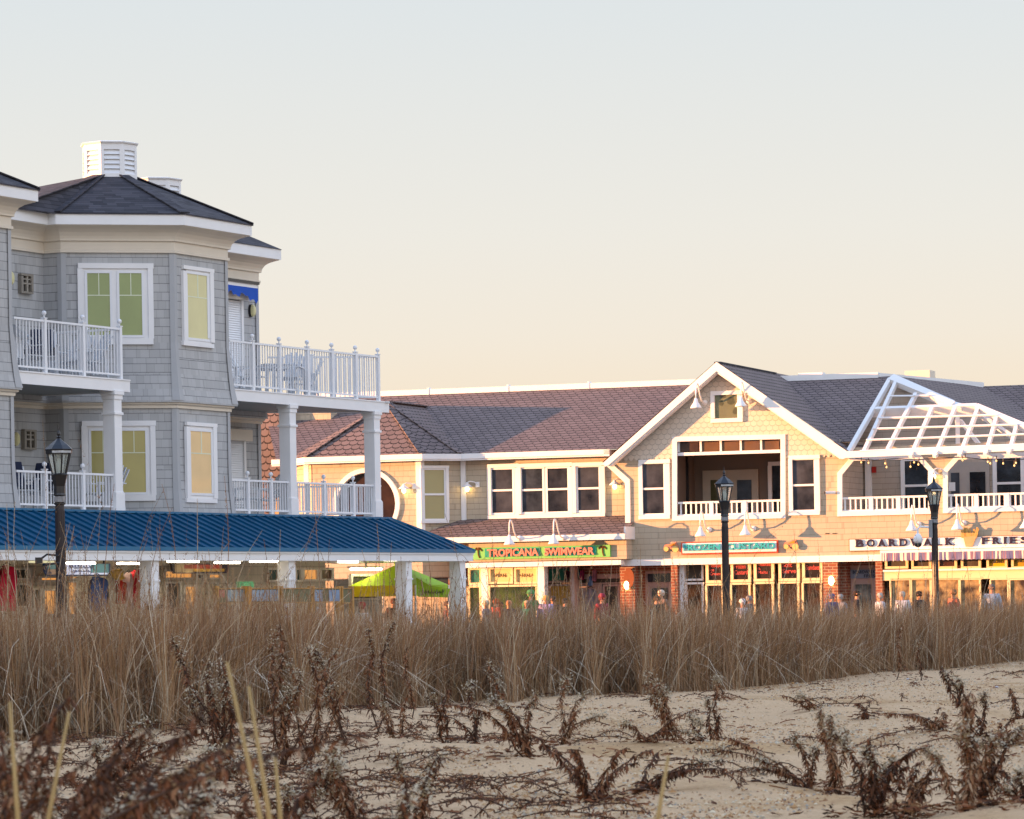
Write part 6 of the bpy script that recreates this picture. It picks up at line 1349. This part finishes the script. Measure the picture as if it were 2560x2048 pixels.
# fallen stalks with hanging leaves
rs=random.Random(5); rows=[]; stm=MB()
for i in range(520):
    px=rs.uniform(-60,2640) if i<260 else rs.uniform(-60,1250); f_=float(front_y(px)); Y=25+(f_-25)*rs.random()**1.5; cl_=math.sin(px*.008+Y*.6)+rs.gauss(0,.5)
    if cl_<-.2 and px>900: continue
    x=(px-1280)/FPX*Y; a=rs.gauss(0,.7)+(0 if rs.random()<.5 else math.pi); Ln=rs.uniform(.25,.85); p=Vector((x,Y,0)); pts=[]
    hh=rs.uniform(.02,.13)
    for j in range(7):
        t=j/6; q=p+Vector((math.cos(a),math.sin(a),0))*Ln*t; a+=rs.gauss(0,.15); q.z=float(hgt(q.x,q.y))+.02+hh*math.sin(t*2.8); pts.append(q)
    stm.tube(pts,.005,4); 
    for q_ in range(int(Ln*62)):
        t=rs.random()*.999; j=int(t*6); cur=pts[j].lerp(pts[j+1],t*6-j); a2=rs.uniform(0,6.28); sv=Vector((-math.sin(a2),math.cos(a2),.4)).normalized(); pp_=[]; d=Vector((math.cos(a2),math.sin(a2),rs.uniform(-.4,1.2)))
        for k_ in range(5): pp_.append((cur.copy(),sv)); cur+=d.normalized()*.019; d.z-=rs.uniform(.1,.8); d.x+=rs.gauss(0,.4); d.y+=rs.gauss(0,.4); cur.z=max(cur.z,float(hgt(cur.x,cur.y))+.004)
        rows.append((pp_,.016*rs.uniform(.6,1.2),rs.uniform(0,.85)))
fs_=strips(rows,'fallen_stalks',LEAF,None); tag(fs_,'fallen dead stalks with curled leaves lying all over the sand','plant litter',kind='stuff'); sto=stm.build('stem',STEM,fs_)
# blurred plants close to the camera at the lower left
NP=[(60,13.0,1650,6,.5,.35,'out-of-focus brown plant close to the camera at the left edge'),(170,12.5,1720,6,.6,.5,'out-of-focus brown plant leaning right near the lower left corner'),(330,14,1820,6,.7,.4,'out-of-focus tangled plant at the bottom left'),(-10,12,1560,5,.5,.6,'blurred tall stem cluster entering from the left edge'),(470,13.5,1900,5,.7,.2,'blurred low plant at the bottom, right of the corner tangle'),(620,14.5,1960,4,.6,-.1,'blurred plant top at the bottom left of the sand'),(1020,15,1945,3,.3,.0,'blurred pale stalky plant near the bottom centre left'),
(110,15,1800,7,.9,.1,'second blurred bushy plant behind the corner ones, lower left'),(250,16,1870,7,1.0,-.2,'blurred spreading plant low at the left with pale tufts'),(400,15,1860,6,.9,.5,'blurred plant arching right over the lower left sand'),(30,16,1840,7,1.0,.3,'low blurred thicket filling the left edge'),(520,17,1950,6,1.0,-.5,'blurred plant arching left at the bottom'),(330,17,1930,8,1.2,.0,'low wide blurred brush at the bottom left'),(200,14,1935,8,1.2,.2,'dense blurred brush along the bottom left edge'),(850,17,1985,5,.8,.2,'blurred low plant at the bottom left of centre')]
for i,(px,Y,ty,ns,spd,ln2,lab) in enumerate(NP):
    hz=HOR-ROLL*(px-1280); H=CAMZ-(ty-hz)*Y/FPX; x=(px-1280)/FPX*Y-ln2*H*.6
    g=plant(300+i,H,ns,spd,ln2,.35,140,.35,.016,.09,(0,.7)); g.location=(x,Y,0); tag(g,lab,'dead plant','blurred plants near the camera')
REED=mat('tan_reed','#a88c58',.7,.15,14)
for i,(px,ty,bx,lab) in enumerate(((565,1655,652,'left of two thick tan reed stalks crossing the large bushy plant'),(618,1715,672,'right of two thick tan reed stalks crossing the large bushy plant'),(20,1755,38,'thick tan reed stalk at the left edge'),(168,1780,100,'thick tan reed stalk leaning right at the lower left'),(1664,1890,1625,'single blurred reed stalk at the bottom right of centre'),(680,1880,695,'short reed stalk below the bushy plant'))):
    Y=11+i*.3; hz=HOR-ROLL*(px-1280); z1=CAMZ-(ty-hz)*Y/FPX; x1=(px-1280)/FPX*Y; by_=2100; x0=(bx-1280)/FPX*Y; zb=CAMZ-(by_-hz)*Y/FPX; sl_=(x1-x0)/(z1-zb); m=MB(); zs=[0,.4,.8,z1]; m.tube([(x1-sl_*(z1-z),Y,z) for z in zs],[.010,.010,.009,.005],8); o_=m.build('reed_stalk',REED,smooth=True); tag(o_,lab,'reed','thick reed stalks near the camera')
# scraps on the sand
for px,py,c_,lab in ((1450,1756,'#2f9ab0','tiny turquoise scrap of litter at the grass foot'),(1978,1710,'#c89a60','small tan lump at the grass foot'),(2488,1722,'#c8c8d0','small white shell on the far right sand'),(2266,1700,'#d0d0d8','small white scrap near the cream tufted stalk'),(1749,1920,'#2c2a2c','dark pebble on the smooth sand')):
    Y=gy(px,py); x=(px-1280)/FPX*Y; o_=MB().ball((x,Y,float(hgt(x,Y))+.015),.03,7,5,.6).build('litter_scrap' if '#2c' not in c_ else 'pebble',mat('scrap'+c_[1:],c_,.6,.2,20)); tag(o_,lab,'litter')
